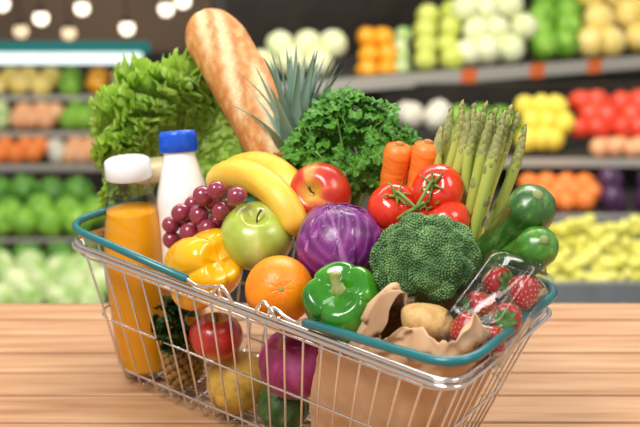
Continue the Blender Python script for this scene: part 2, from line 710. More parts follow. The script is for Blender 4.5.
# tomatoes on the vine
M_TOM = mat('tomato_skin', ['dc2a14', 'ea3a1e'], scale=25, rough=0.18, coat=0.5, sss=0.1)
M_VINE = mat('tomato_vine', ['5f7a2c', '7d9440'], scale=80, rough=0.7, bump=0.3)


def tomato_part(R):
    def fn(th, ph):
        c, s = -math.cos(ph), math.sin(ph)
        lob = 1 + 0.03 * math.cos(5 * th) * max(0, c) ** 1.5
        dim = 0.22 * math.exp(-(s / 0.3) ** 2) if c > 0 else 0.05 * math.exp(-(s / 0.3) ** 2)
        return (R * s * lob * math.cos(th), R * s * lob * math.sin(th), R * 0.88 * (c - dim * (1 if c > 0 else -1)))
    return ball(fn, 40, 28)


def star_part(R, n, L, seed):
    rd = random.Random(seed)
    out = []
    for i in range(n):
        a = 2 * math.pi * i / n + rd.uniform(-.2, .2)
        l = L * rd.uniform(0.8, 1.15)
        pts = []
        for j in range(7):
            t = j / 6
            rr = l * t
            pts.append((rr * math.cos(a), rr * math.sin(a), 0.04 * R + R * 0.16 * math.sin(t * 2.4) * rd.uniform(.8, 1.2) - 0.02 * R + 0.25 * R * t * t * rd.uniform(-.2, 1)))
        out.append(tube(pts, [0.075 * R * (1 - t / 6.3) + 0.015 * R for t in range(7)], 6))
    return merge(*out)


tr = thing('tomato_truss', Matrix.Translation(atv(418, 205, 0.14)), 'three ripe red tomatoes on a green vine above the broccoli', 'tomatoes')
TI = tr.matrix_basis.inverted()
toms = []
for px, py, rp, v, ax in ((394, 208, 26.5, 0.170, (0.1, 0.55, 0.8)), (438, 190, 26.5, 0.190, (-0.35, 0.25, 0.9)), (444, 222, 27.0, 0.182, (-0.5, 0.75, 0.35))):
    P = atv(px, py, v)
    R = rp * mpp(P)
    A = vdir(*ax)
    o = obj('tomato', mesh('tomato', tomato_part(R), M_TOM), tr, TI @ frame(P, A, px))
    c = obj('calyx', mesh('calyx', star_part(R, 6, R * 0.62, int(px)), M_VINE), o, Matrix.Translation((0, 0, R * 0.70)))
    toms.append((P + A * R * 0.72, A, R))
knot = atv(416, 208, 0.146)
ends = [t[0] for t in toms]
vn = []
for e, A, R in toms:
    vn.append(tube(catmull([e, e + A * R * 0.3, knot], 6), 0.0017, 8))
vn.append(tube(catmull([atv(398, 219, 0.142), atv(407, 213, 0.142), knot, atv(424, 203, 0.148)], 6), 0.0022, 8))
obj('vine', mesh('vine', xf(merge(*vn), TI), M_VINE), tr)

# ------------------------------------------------------------------ peppers
def pepper_part(R, Lz, lobes, seed, off=0.0):
    rd = random.Random(seed)
    amp = [rd.uniform(0.82, 1.15) for _ in range(lobes)]

    def fn(th, ph):
        c, s = -math.cos(ph), math.sin(ph)
        x = lobes * (th + off) / (2 * math.pi)
        k = int(x) % lobes
        fr = x - int(x)
        w = math.sin(math.pi * fr)
        a = lerp((amp[k] + amp[(k - 1) % lobes]) / 2 if fr < .5 else (amp[k] + amp[(k + 1) % lobes]) / 2, amp[k], smooth(min(1, 2 * min(fr, 1 - fr))))
        prof = s ** 0.62
        taper = 1.0 + 0.12 * c
        cre = 0.80 + 0.20 * w ** 0.55
        rr = R * prof * taper * cre * a
        top = math.exp(-((s - 0.0) / 0.42) ** 2)
        z = Lz * (c - (0.34 * top if c > 0 else -0.25 * top) + (0.05 * w * s * (1 if c > 0 else -1)))
        g_ = 1 + 0.10 * nz(math.cos(th) * 1.2 + seed, math.sin(th) * 1.2, c * 1.2)
        return (rr * g_ * math.cos(th), rr * g_ * math.sin(th), z * g_)
    return ball(fn, 96, 48)


def pepper(P, R, Lz, lobes, axis, roll, cols, seed, label, stemcols):
    root = thing('bell_pepper', frame(P, axis, roll), label, 'bell pepper', None)
    obj('flesh', mesh('flesh', pepper_part(R, Lz, lobes, seed), mat('pepper_%s' % cols[0], cols, scale=30, rough=0.16, coat=0.45, sss=0.08)), root)
    z = Lz * 0.60
    pts = catmull([(0, 0, z - 0.002), (0, 0, z + 0.14 * R), (0.06 * R, 0.05 * R, z + 0.30 * R), (0.2 * R, 0.1 * R, z + 0.42 * R)], 4)
    rad = [0.24 * R - 0.13 * R * smooth(i / 6) + 0.05 * R * smooth((i - 8) / 4) for i in range(len(pts))]
    obj('stem', mesh('stem', tube(pts, rad, 12, shape=lambda a: 1 + 0.12 * math.cos(5 * a)), mat('pepper_stem_%s' % stemcols[0], stemcols, scale=90, rough=0.6)), root)
    return root


P = atv(205.5, 268, 0.046)
k = mpp(P)
pepper(P, 40 * k, 40 * k, 4, vdir(-0.5, -0.25, -0.8), 0.5, ['f9b000', 'fdbb0a'], 3, 'glossy yellow bell pepper beside the orange juice bottle', ['7f9a35', '9cb04a'])
P = atv(344, 302, 0.044)
k = mpp(P)
pepper(P, 40 * k, 36 * k, 4, vdir(-0.25, 0.6, 0.75), 0.9, ['1c6208', '2b7a0e', '48941c'], 11, 'glossy green bell pepper between the orange and the paper bag', ['b9b27a', '8aa04a'])

# ------------------------------------------------------------------ red cabbage
P = atv(340, 246, 0.108)
R = 45 * mpp(P)
cab = thing('red_cabbage', frame(P, vdir(0.15, 0.95, 0.25)), 'round purple cabbage in the middle of the basket', 'cabbage')
M_CAB = mat('cabbage_leaf', ['ffffff', 'e6dfe8', 'ffffff'], scale=120, rough=0.34, coat=0.15, tint=True, bump=0.25, bscale=160)
M_CABRIB = mat('cabbage_rib', ['c071b5', 'd9a3d0'], scale=60, rough=0.4)
obj('heart', mesh('heart', ball(lambda th, ph: (0.93 * R * math.sin(ph) * math.cos(th), 0.93 * R * math.sin(ph) * math.sin(th), -0.9 * R * math.cos(ph)), 40, 26), mat('cabbage_heart', ['5c1a66', '6d2377'], scale=30, rough=0.4)), cab)
dark, midc, pale = Vector(lin('4f1056')), Vector(lin('80227a')), Vector(lin('e08fd0'))


def cabbage_leaf(rot, rad, seed, spread=1.25, tilt=0.0):
    """a leaf wrapped over the head from its base (low) to over the top"""
    nn = 40

    def fn(i, j):
        t = (i - 0.5) * 2
        s = j
        w = spread * math.sin(math.pi * (0.18 + 0.66 * s)) * (1 + 0.05 * nz(seed, s * 6, t * 3))
        lon = t * w
        lat = -1.15 + 2.75 * s + 0.12 * nz(seed + 3, t * 5, s * 2)
        edge = max(abs(t), smooth((s - 0.72) / 0.28))
        rr = rad * (1 + 0.05 * smooth((edge - 0.75) / 0.25) + 0.018 * edge ** 3 * math.sin(t * 17 + s * 23 + seed)
                    + 0.012 * math.exp(-(abs(t) / 0.05) ** 2) * (1 - s)
                    + 0.007 * sum(math.exp(-(((s * 1.0 - 0.13 * kk) - abs(t) * 0.42) / 0.017) ** 2) for kk in range(7)) * (1 - abs(t) * 0.6))
        return (rr * math.cos(lat) * math.cos(lon), rr * math.cos(lat) * math.sin(lon), rr * math.sin(lat) * 0.95)
    part = sheet(fn, nn, nn)
    colr = []
    for j in range(nn):
        for i in range(nn):
            t, s = (i / (nn - 1) - 0.5) * 2, j / (nn - 1)
            vein = max(math.exp(-(abs(t) / (0.07 * (1.15 - s))) ** 2),
                       0.38 * max(math.exp(-(((s - 0.13 * kk) - abs(t) * 0.42) / 0.02) ** 2) for kk in range(7)))
            c = lerp(dark, midc, smooth(0.5 + 0.9 * nz(t * 2 + seed, s * 3, 1)))
            c = lerp(c, pale, 0.7 * vein)
            c = lerp(c, Vector(lin('6a1c74')), 0.0)
            colr.append(c)
    me = mesh('leaf', part, M_CAB, True, colr)
    o = obj('leaf', me, cab, Matrix.Rotation(rot, 4, 'Z') @ Matrix.Rotation(tilt, 4, 'X'))
    md = o.modifiers.new('thick', 'SOLIDIFY')
    md.thickness = 0.0011
    md.offset = -1
    return o


VIEWROT = math.atan2(*(cab.matrix_basis.to_3x3().inverted() @ vdir(0, 0, 1)).yx)
for i, (dr, rd_, tl) in enumerate(((2.2, 0.945, 0.1), (-2.1, 0.955, -0.15), (3.1, 0.965, 0.05), (1.05, 0.972, 0.25), (-0.85, 0.985, -0.35), (0.1, 1.0, 0.42))):
    cabbage_leaf(VIEWROT + dr, R * rd_, i * 5.7 + 1, 1.2, tl)

# ------------------------------------------------------------------ broccoli
P = atv(428, 262, 0.110)
k = mpp(P)
RB = 53 * k
bro = thing('broccoli', frame(P, vdir(-0.05, 0.92, 0.45)), 'large dark green broccoli head in front of the tomatoes', 'broccoli')
M_BRO = mat('broccoli_bead', ['3a6030', '557c44', '749a5c'], scale=55, rough=0.6, perobj=True)
M_BROS = mat('broccoli_stalk', ['8fae58', 'a7c06e'], scale=40, rough=0.6)
phi_g = math.pi * (3 - math.sqrt(5))
ico_v = []
gr = (1 + 5 ** .5) / 2
for a_, b_ in ((1, gr), (-1, gr), (1, -gr), (-1, -gr)):
    ico_v += [(0, a_, b_), (a_, b_, 0), (b_, 0, a_)]
ico_v = [Vector(v).normalized() for v in ico_v]
ico_f = []
for a_ in range(12):
    for b_ in range(a_ + 1, 12):
        for c_ in range(b_ + 1, 12):
            A, B, C = ico_v[a_], ico_v[b_], ico_v[c_]
            if max((A - B).length, (B - C).length, (A - C).length) < 1.1:
                ico_f.append((a_, b_, c_) if (B - A).cross(C - A).dot(A) > 0 else (a_, c_, b_))


def bead_floret(r, n, seed):
    rd = random.Random(seed)
    parts = [ball(lambda th, ph: (r * .9 * math.sin(ph) * math.cos(th), r * .9 * math.sin(ph) * math.sin(th), -r * .9 * math.cos(ph)), 16, 10)]
    for i in range(n):
        z = 1 - 1.45 * (i + 0.5) / n
        q = math.sqrt(max(0, 1 - z * z))
        a = phi_g * i
        lump = 1 + 0.10 * nz(q * math.cos(a) * 2.3 + seed, q * math.sin(a) * 2.3, z * 2.3)
        c = Vector((q * math.cos(a), q * math.sin(a), z)) * r * lump * rd.uniform(.96, 1.04)
        br = r * rd.uniform(0.062, 0.092)
        parts.append(([tuple(c + v * br) for v in ico_v], ico_f))
    return merge(*parts)


flo = [mesh('floret', bead_floret(0.0182, 430, s), M_BRO) for s in (1, 2, 3)]
NF = 27
for i in range(NF):
    z = 1 - 1.36 * (i + 0.5) / NF
    q = math.sqrt(max(0, 1 - z * z))
    a = phi_g * i
    D = Vector((q * math.cos(a), q * math.sin(a), z))
    sc_ = random.uniform(0.86, 1.12)
    pos = Vector((D.x, D.y, D.z * 0.82)) * (RB - 0.0165) * random.uniform(.95, 1.06)
    obj('floret', flo[i % 3], bro, frame(pos, D, random.uniform(0, 6), scale=sc_))
obj('stalk', mesh('stalk', tube([(0, 0, -0.055), (0, 0, -0.03), (0, 0, -0.012), (0, 0, 0.006)], [0.013, 0.014, 0.02, 0.03], 14), M_BROS), bro)
for i in range(7):
    a = i * 0.9
    obj('branch', mesh('branch', tube([(0, 0, -0.03), (0.016 * math.cos(a), 0.016 * math.sin(a), -0.012), (0.03 * math.cos(a), 0.03 * math.sin(a), 0.006)], [0.007, 0.006, 0.007], 8), M_BROS), bro)

# ------------------------------------------------------------------ bananas
def banana(pts, rmax, label):
    c = catmull(pts, 8)
    m = len(c)
    rad = []
    for i in range(m):
        t = i / (m - 1)
        rad.append(rmax * (0.22 + 0.78 * smooth(min(t / 0.16, 1)) * smooth(min((1 - t) / 0.13, 1)) ** 0.8 * (0.9 + 0.1 * math.sin(math.pi * t))))
    base = Vector(pts[0])
    part = tube([p - base for p in c], rad, 20, shape=lambda a: 1 + 0.045 * math.cos(5 * a))
    colr = []
    for i in range(m):
        t = i / (m - 1)
        for k_ in range(20):
            cc = lerp(Vector(lin('e9b93a')), Vector(lin('f3cf52')), smooth(0.5 + nz(t * 4, k_ * .5, 3)))
            cc = lerp(cc, Vector(lin('b7a83c')), smooth((t - 0.93) / 0.06) * 0.6 + smooth((0.06 - t) / 0.06) * 0.6)
            colr.append(cc)
    colr += [Vector(lin('4a3a1e'))] * 2
    root = thing('banana', Matrix.Translation(base), label, 'banana', 'bananas')
    obj('peel', mesh('peel', part, mat('banana_peel', ['fff6e0', 'ffffff'], scale=60, rough=0.42, tint=True, sss=0.1), True, colr), root)
    e = c[-1] - base
    d = (c[-1] - c[-2]).normalized()
    obj('tip', mesh('tip', tube([e - d * 0.001, e + d * 0.004], [rmax * .24, rmax * .2], 10), mat('banana_tip', ['3b2c18'], rough=0.9)), root)
    return root


banana([atv(210, 189, 0.125), atv(225, 176, 0.118), atv(250, 176, 0.112), atv(275, 192, 0.108), atv(290, 213, 0.106), atv(298, 237, 0.106)], 0.0165, 'yellow banana curving over the green apple, the nearer of two')
banana([atv(222, 178, 0.152), atv(240, 168, 0.150), atv(264, 166, 0.147), atv(286, 178, 0.144), atv(303, 203, 0.142), atv(312, 222, 0.142)], 0.0155, 'yellow banana tucked behind the other, touching the red apple')

# ------------------------------------------------------------------ grapes
M_GRAPE = mat('grape_skin', ['6a1a30', '8c2a42', 'ab4a5c'], scale=45, rough=0.2, coat=0.4, sss=0.25, perobj=True)
gl = [(203, 196, 10), (217, 190, 9.5), (237, 196, 9.5), (181, 213, 9.5), (199, 215, 10), (221, 211, 9), (171, 225, 8.5),
      (189, 232, 9.5), (207, 228, 9), (172, 240, 9), (213, 201, 8.5), (228, 206, 8), (193, 204, 8.5), (185, 222, 8), (203, 238, 8.5), (217, 222, 8), (231, 214, 7.5)]
gr_root = thing('grape_bunch', Matrix.Translation(atv(200, 215, 0.085)), 'bunch of red grapes between the milk and the green apple', 'grapes')
GI = gr_root.matrix_basis.inverted()
gball = mesh('grape', ball(lambda th, ph: (math.sin(ph) * math.cos(th), math.sin(ph) * math.sin(th), -1.08 * math.cos(ph)), 28, 18), M_GRAPE)
gp = []
for i, (px, py, rp) in enumerate(gl):
    P = atv(px, py, 0.070 + (0.016 if i >= 10 else 0) + random.uniform(-.003, .003))
    gp.append(P)
    obj('grape', gball, gr_root, GI @ frame(P, vdir(random.uniform(-1, 1), random.uniform(-1, 1), random.uniform(-.3, 1)), 0, scale=rp * mpp(P)))
st = [tube([atv(233, 204, .074), atv(225, 204, .08), atv(213, 210, .088), atv(198, 220, .09), atv(182, 230, .09)], [.0016, .0015, .0014, .0013, .001], 8)]
for P in gp:
    st.append(tube([P, P + (atv(205, 214, 0.09) - P) * 0.6], 0.0008, 6))
obj('stem', mesh('stem', xf(merge(*st), GI), mat('grape_stem', ['8f8a4a', '766a35'], rough=0.8)), gr_root)

# ------------------------------------------------------------------ carrots
M_CARROT = mat('carrot_skin', ['ee7a22', 'f58a33', 'e86f1a'], scale=30, rough=0.42, stretch=(1, 1, 5), bump=0.3, bscale=60, coat=0.15)


def carrot(top, bot, rp, label, L=0.17):
    P = atv(*top)
    Q = atv(*bot)
    ax = (P - Q).normalized()
    r = rp * mpp(P)
    root = thing('carrot', frame(P, ax), label, 'carrot', 'carrots')
    pts, rad = [], []
    for i in range(40):
        t = i / 39
        pts.append((0.002 * math.sin(t * 5), 0.002 * math.cos(t * 4), -L * t))
        rad.append(r * (min(1, math.sqrt(max(0.02, 1 - (1 - min(1, t / 0.06)) ** 2))) * (1 - 0.72 * t ** 1.3) * (1 + 0.02 * math.sin(i * 2.3) + 0.015 * math.sin(i * 5.1))))
    obj('root', mesh('root', tube(pts, rad, 24), M_CARROT), root)
    obj('crown', mesh('crown', lathe([(0.32 * r, -0.002), (0.3 * r, 0.0005), (0.12 * r, 0.0015), (0, 0.001)], 14), mat('carrot_crown', ['c98040', 'b06c30'], rough=0.8)), root)
    return root


carrot((400, 143, 0.208), (389, 190, 0.206), 15.0, 'orange carrot standing next to the parsley, the left one of two')
carrot((429, 141, 0.222), (417, 190, 0.216), 15.5, 'orange carrot standing next to the asparagus, the right one of two')

# ------------------------------------------------------------------ asparagus
M_ASP = mat('asparagus_stalk', ['a5b848', 'bcca60', '93aa42'], scale=18, rough=0.45, stretch=(1, 1, .4))
M_ASPT = mat('asparagus_scale', ['8c9255', 'aaa868', '7d8850'], scale=60, rough=0.6)


def scale_part(l, w):
    def fn(i, j):
        t = (i - .5) * 2
        ww = w * math.sin(math.pi * (0.25 + 0.75 * j)) if j < 1 else 0
        return (t * ww, 0.35 * w * (1 - t * t) + 0.10 * l * j * (1 - j) * 2, l * j)
    return sheet(fn, 5, 5)


asp_variants = []


def asparagus(top, bot, rp, idx, label, group='asparagus spears'):
    P, Q = atv(*top), atv(*bot)
    L = (P - Q).length
    ax = (P - Q).normalized()
    r = rp * mpp(P)
    root = thing('asparagus_spear', frame(Q, ax, idx * 1.3), label, 'asparagus', group)
    bend = 0.004 * math.sin(idx * 2.1)
    n = 14
    T = [i / (n - 1) for i in range(n)]
    pts = [(bend * math.sin(math.pi * t), bend * .6 * math.sin(2 * math.pi * t), L * t * 0.985) for t in T]
    rad = [r * (1.02 if t < .62 else lerp(1.12, 0.25, ((t - .62) / .38) ** 1.6)) for t in T]
    obj('stalk', mesh('stalk', tube(pts, rad, 12), M_ASP), root)
    rd = random.Random(idx)
    sc = []
    for kk in range(30):
        t = 0.66 + 0.33 * (kk / 29)
        a = kk * 2.4
        rr = np.interp(t, T, rad)
        px_, py_ = np.interp(t, T, [p[0] for p in pts]), np.interp(t, T, [p[1] for p in pts])
        s = scale_part(r * (2.4 - 1.2 * (t - .66) / .33), r * 0.62)
        M_ = Matrix.Translation((px_, py_, L * t * 0.985 - r * .4)) @ Matrix.Rotation(a, 4, 'Z') @ Matrix.Translation((0, rr * 0.8, 0)) @ Matrix.Rotation(0.12 if t < .9 else 0.3, 4, 'X')
        sc.append(xf(s, M_))
    tag(obj('tip_scales', mesh('tip_scales', merge(*sc), M_ASPT), root), kind='stuff')
    for kk in range(4):
        t = 0.18 + 0.13 * kk + rd.uniform(0, .05)
        a = rd.uniform(0, 6.28)
        s = scale_part(r * 2.2, r * 0.6)
        M_ = Matrix.Translation((np.interp(t, T, [p[0] for p in pts]), np.interp(t, T, [p[1] for p in pts]), L * t * .985)) @ Matrix.Rotation(a, 4, 'Z') @ Matrix.Translation((0, r * 0.85, 0)) @ Matrix.Rotation(-0.06, 4, 'X')
        obj('bract', mesh('bract', xf(s, M_), M_ASPT), root)
    return root


spears = [((452, 108), (430, 215), .205), ((463, 100), (438, 225), .195), ((475, 103), (447, 230), .205), ((487, 101), (452, 235), .195),
          ((497, 106), (458, 240), .200), ((506, 108), (463, 244), .190), ((512, 104), (468, 248), .200), ((519, 112), (473, 250), .205),
          ((468, 112), (444, 228), .182), ((492, 112), (462, 243), .182), ((526, 124), (482, 252), .195), ((441, 128), (432, 210), .192), ((503, 118), (470, 247), .178), ((480, 110), (455, 238), .186)]
order_ = sorted(range(len(spears)), key=lambda q_: spears[q_][0][0])
for i, (t, b, v) in enumerate(spears):
    rank = order_.index(i)
    if i == 10:
        lb = 'asparagus spear leaning furthest towards the zucchini'
    elif i == 11:
        lb = 'shortest asparagus spear, right beside the carrot'
    else:
        lb = 'green asparagus spear, its tip the %s from the carrots' % ['', 'second', 'third', 'fourth', 'fifth', 'sixth', 'seventh', 'eighth', 'ninth', 'tenth', 'eleventh', 'twelfth', 'thirteenth', 'last'][rank]
    asparagus((t[0], t[1], v * 1.6 - .075), (b[0], b[1], v * 1.5 - .072), 5.3 if i not in (8, 9, 12) else 5.8, i, lb)

# ------------------------------------------------------------------ zucchini
M_ZUC = mat('zucchini_skin', ['2f5a1e', '3d6b28', '6f9448'], scale=140, rough=0.3, coat=0.3, stretch=(1, 1, 0.35), contrast=(0.4, 0.72))
M_ZUC2 = mat('zucchini_skin_light', ['3f7a22', '4f8a2c', '86a94e'], scale=140, rough=0.28, coat=0.3, stretch=(1, 1, 0.35), contrast=(0.4, 0.75))


def zucchini(a, b, rp, m, label):
    A, B = atv(*a), atv(*b)
    L = (A - B).length
    r = rp * mpp(A)
    root = thing('zucchini', frame(B, (A - B).normalized(), 0.4), label, 'zucchini', 'zucchini')
    n = 36
    pts, rad = [], []
    for i in range(n):
        t = i / (n - 1)
        pts.append((0.010 * math.sin(math.pi * t), 0, L * t))
        e = min(1, (1 - t) / 0.16)
        rad.append(r * (math.sqrt(max(0.03, 1 - (1 - e) ** 2))) * lerp(0.8, 1.0, smooth(t / .5)))
    obj('skin', mesh('skin', tube(pts, rad, 28, shape=lambda q: 1 + 0.018 * math.cos(7 * q)), m), root)
    obj('blossom_end', mesh('blossom_end', lathe([(r * .24, L - 0.0005), (r * .2, L + 0.0025), (0, L + 0.003)], 12), mat('zucchini_end', ['9aa565', '7d8450'], rough=0.8)), root)
    return root


zucchini((538, 195, 0.178), (478, 264, 0.190), 25, M_ZUC, 'dark green zucchini behind the other zucchini')
zucchini((544, 240, 0.155), (482, 280, 0.180), 21.5, M_ZUC2, 'smaller light green zucchini just above the strawberries')

# ------------------------------------------------------------------ paper bag, potato
M_KRAFT = mat('kraft_paper', ['cda27a', 'dab38c'], scale=30, rough=0.75, bump=0.15, bscale=70)


def bag():
    # bottom ring follows the basket floor, the top ring is the crumpled mouth (pixel, pixel, metres behind the front)
    top = [(356, 346, .016), (365, 320, .020), (378, 293, .028), (396, 297, .046), (404, 316, .080), (430, 300, .13), (470, 285, .16), (520, 272, .19), (546, 283, .188),
           (538, 297, .152), (517, 317, .108), (497, 331, .068), (483, 331, .042), (470, 339, .026), (448, 345, .018), (424, 338, .018), (404, 333, .020), (386, 338, .016)]
    top = [atv(*t) for t in top]
    mid = [bas(a, b, 0.86) for a, b in ((.69, .10), (.68, .2), (.67, .35), (.69, .55), (.70, .75), (.76, .90), (.86, .93), (.93, .93), (.97, .86), (.97, .66), (.97, .46), (.97, .26), (.955, .10), (.89, .06), (.81, .06), (.73, .06))]
    low = [bas(a, b, 0.40) for a, b in ((.68, .08), (.67, .2), (.67, .35), (.68, .55), (.70, .75), (.72, .90), (.84, .93), (.92, .93), (.965, .86), (.965, .66), (.965, .46), (.965, .26), (.95, .08), (.89, .05), (.82, .05), (.74, .05))]
    bot = [bas(a, b, 0.05) for a, b in ((.69, .10), (.68, .2), (.68, .35), (.69, .55), (.71, .75), (.74, .88), (.82, .91), (.90, .91), (.945, .84), (.945, .66), (.945, .46), (.945, .26), (.93, .10), (.88, .07), (.82, .07), (.75, .07))]
    nU, nV = 144, 96
    tc = sum(top, Vector()) / len(top)
    flap = []
    for i_, p in enumerate(top):                # the mouth is folded inwards once
        d_ = tc - p
        d_.z = 0
        flap.append(p + d_.normalized() * (0.011 + 0.005 * math.sin(i_ * 2.1)) - up * (0.010 + 0.006 * math.sin(i_ * 3.3)))
    R = [[p for p in catmull(r, nU // len(r), True)] for r in (bot, low, mid, top, flap)]
    c0 = sum(bot, Vector()) / len(bot)
    ct = sum(top, Vector()) / len(top)

    def fn(i, j):
        u = int(round(i * nU)) % nU
        if j < 0.06:
            return tuple(lerp(c0, R[0][u], max(0.02, j / 0.06)))
        t = (j - 0.06) / 0.94 * 4
        k_ = min(3, int(t))
        p = lerp(R[k_][u], R[k_ + 1][u], t - k_)
        up_ = smooth((t - 1.6) / 1.2)
        inw = (ct - p)
        inw.z = 0
        inw.normalize()
        cr = 0
        q = p * 26
        cr = 0.018 * (abs(nz(q.x, q.y, q.z)) - 0.2) + 0.010 * (abs(nz(q.x * 2.3 + 5, q.y * 2.3, q.z * 2.3)) - 0.2)
        cr *= 0.18 + 0.9 * up_
        p = p + inw * (cr + 0.003) + up * (1.1 * cr * up_)
        return tuple(p)
    return sheet(fn, nU, nV, True)


cB = bas(.76, .5, 0)
bagM = Matrix.Translation(cB)
pb = obj('paper_bag', mesh('paper_bag', xf(bag(), bagM.inverted()), M_KRAFT), None, bagM)
tag(pb, 'crumpled brown paper bag open at the right end of the basket', 'paper bag')
md = pb.modifiers.new('paper', 'SOLIDIFY')
md.thickness = 0.0006


def potato(P, ax, rx, ry, rz, seed, cols, label, roll=0.0):
    def fn(th, ph):
        d = Vector((math.sin(ph) * math.cos(th), math.sin(ph) * math.sin(th), -math.cos(ph)))
        k_ = 1 + 0.10 * nz(d.x * 1.3 + seed, d.y * 1.3, d.z * 1.3)
        for e in range(6):
            ed = Vector((math.sin(e * 2.3 + seed), math.cos(e * 3.1), math.sin(e * 1.7 + 1))).normalized()
            k_ -= 0.025 * math.exp(-((d - ed).length / 0.11) ** 2)
        return (d.x * rx * k_, d.y * ry * k_, d.z * rz * k_)
    return solo('potato', mesh('potato', ball(fn, 48, 32), mat('potato_skin_%s' % cols[0], cols, scale=90, rough=0.6, bump=0.15, bscale=160)), frame(P, ax, roll), label, 'potato')


P = atv(428, 322, 0.060)
k = mpp(P)
for q_, lb_ in ((bas(.78, .45, .62), 'potato deep in the paper bag below the other'), (bas(.72, .6, .66), 'potato deep in the bag beside the broccoli')):
    potato(q_, (1, .3, .1), .027, .027, .036, q_.x * 90, ['c79a57', 'd9b274', 'cfa463'], lb_)
potato(P, vdir(0.93, -0.3, 0.1), 18.5 * k, 19 * k, 29 * k, 3, ['c79a57', 'd9b274', 'cfa463'], 'light brown potato lying in the mouth of the paper bag')

# ------------------------------------------------------------------ strawberries and their box
EV = ((BR - FR).normalized() * 0.92 + Vector((0, 0, 0.32))).normalized()
pc = atv(497, 307, 0.104)
k = mpp(pc)
XA = (EU + Vector((0, 0, -0.12))).normalized()
XA = (XA - EV * XA.dot(EV)).normalized()
ZA = XA.cross(EV)
if ZA.z < 0:
    ZA = -ZA
PM = Matrix.Translation(pc) @ Matrix((XA, EV, ZA)).transposed().to_4x4()
pun = thing('strawberry_box', PM, 'clear plastic box of strawberries on the paper bag', 'plastic box')
pun.matrix_basis = PM
HX, HY = 0.030, 0.055


def rrect(hx, hy, r, z, n=6):
    out = []
    for cx, cy, a0 in ((hx - r, hy - r, 0), (-hx + r, hy - r, 90), (-hx + r, -hy + r, 180), (hx - r, -hy + r, 270)):
        for i in range(n + 1):
            a = math.radians(a0 + 90 * i / n)
            out.append((cx + r * math.cos(a), cy + r * math.sin(a), z))
    return out


def loft(rings, cap0=False, cap1=False):
    n = len(rings[0])
    V = [p for r_ in rings for p in r_]
    F = []
    for j in range(len(rings) - 1):
        for i in range(n):
            F.append((j * n + i, j * n + (i + 1) % n, (j + 1) * n + (i + 1) % n, (j + 1) * n + i))
    if cap0:
        F.append(tuple(range(n))[::-1])
    if cap1:
        F.append(tuple(range((len(rings) - 1) * n, len(rings) * n)))
    return V, F


obj('tray', mesh('tray', loft([rrect(HX * .86, HY * .9, .008, -.026), rrect(HX * .92, HY * .94, .009, -.016), rrect(HX, HY, .01, .001), rrect(HX + .004, HY + .004, .012, .001), rrect(HX + .004, HY + .004, .012, .0)], True), M_PLASTIC), pun)
obj('lid', mesh('lid', loft([rrect(HX + .0045, HY + .0045, .012, .0012), rrect(HX + .0045, HY + .0045, .012, .0028), rrect(HX, HY, .01, .0028), rrect(HX * .95, HY * .97, .01, .018), rrect(HX * .88, HY * .93, .01, .024), rrect(HX * .62, HY * .8, .01, .0245), rrect(HX * .58, HY * .78, .01, .0225)], False, True), M_PLASTIC), pun)
for s in (-1, 1):
    obj('lid_rib', mesh('lid_rib', tube([(s * HX * .45, -HY * .85, .0245), (s * HX * .45, HY * .85, .0245)], 0.0016, 8), M_PLASTIC), pun)

M_STRAW = mat('strawberry_flesh', ['a30b14', 'ba141c'], scale=40, rough=0.28, coat=0.4, sss=0.1)
M_SEED = mat('strawberry_seed', ['f0cf80'], rough=0.5)
M_CALYX = mat('strawberry_calyx', ['4d7d28', '65943a'], scale=60, rough=0.6, thin=0.2)


def straw_mesh():
    prof = [(0, -1.0), (.22, -.93), (.46, -.72), (.68, -.38), (.82, 0.0), (.86, .32), (.74, .58), (.45, .72), (0, .68)]
    sp = spline_prof(prof, 4)
    body = lathe(sp, 28)
    seeds = []
    for i in range(90):
        t = (i + .5) / 90
        z = -0.92 + 1.45 * t
        r_ = np.interp(z, [p[1] for p in sp[:26]], [p[0] for p in sp[:26]])
        a = phi_g * i
        seeds.append(([(r_ * 1.0 * math.cos(a) + v.x * .03, r_ * math.sin(a) + v.y * .03, z + v.z * .055) for v in ico_v], ico_f))
    leaves = []
    for i in range(8):
        a = i * math.pi / 4

        def fn(u, v, a=a):
            t = (u - .5) * 2
            w = 0.2 * math.sin(math.pi * (0.1 + 0.9 * v))
            rr = 0.75 * v
            z = 0.74 + 0.16 * math.sin(math.pi * v * 0.9) - 0.1 * v + 0.04 * t * t
            return (rr * math.cos(a) - t * w * math.sin(a), rr * math.sin(a) + t * w * math.cos(a), z)
        leaves.append(sheet(fn, 4, 6))
    return mesh('flesh', body, M_STRAW), mesh('seeds', merge(*seeds), M_SEED), mesh('calyx', merge(*leaves), M_CALYX)


SB, SS, SL = straw_mesh()
for i, (x, y, z, ax, s, lb) in enumerate((
        (0.014, 0.028, -0.001, (0.2, -0.5, 0.6), .0158, 'large red strawberry at the right of the clear box'),
        (0.014, -0.010, -0.002, (-0.1, 0.3, 0.9), .0150, 'red strawberry at the middle front of the clear box'),
        (-0.014, 0.030, -0.001, (-0.4, 0.1, .8), .0155, 'red strawberry under the lid, nearest the zucchini'),
        (-0.015, -0.004, -0.003, (0.5, 0.5, 0.5), .0145, 'red strawberry in the middle of the clear box beside the broccoli'),
        (-0.013, -0.036, -0.003, (-0.3, -0.6, 0.5), .0150, 'red strawberry in the near left corner of the clear box'),
        (0.014, -0.041, -0.004, (0.3, -0.2, 0.8), .0140, 'red strawberry at the near end of the clear box above the potato'))):
    M_ = PM @ frame((x, y, z + .002), (-ax[0], -ax[1], ax[2] * 0.25), i, scale=s * 1.1)
    root = thing('strawberry', M_, lb, 'strawberry', 'strawberries in the box')
    obj('flesh', SB, root)
    tag(obj('seeds', SS, root), kind='stuff')
    obj('calyx', SL, root)

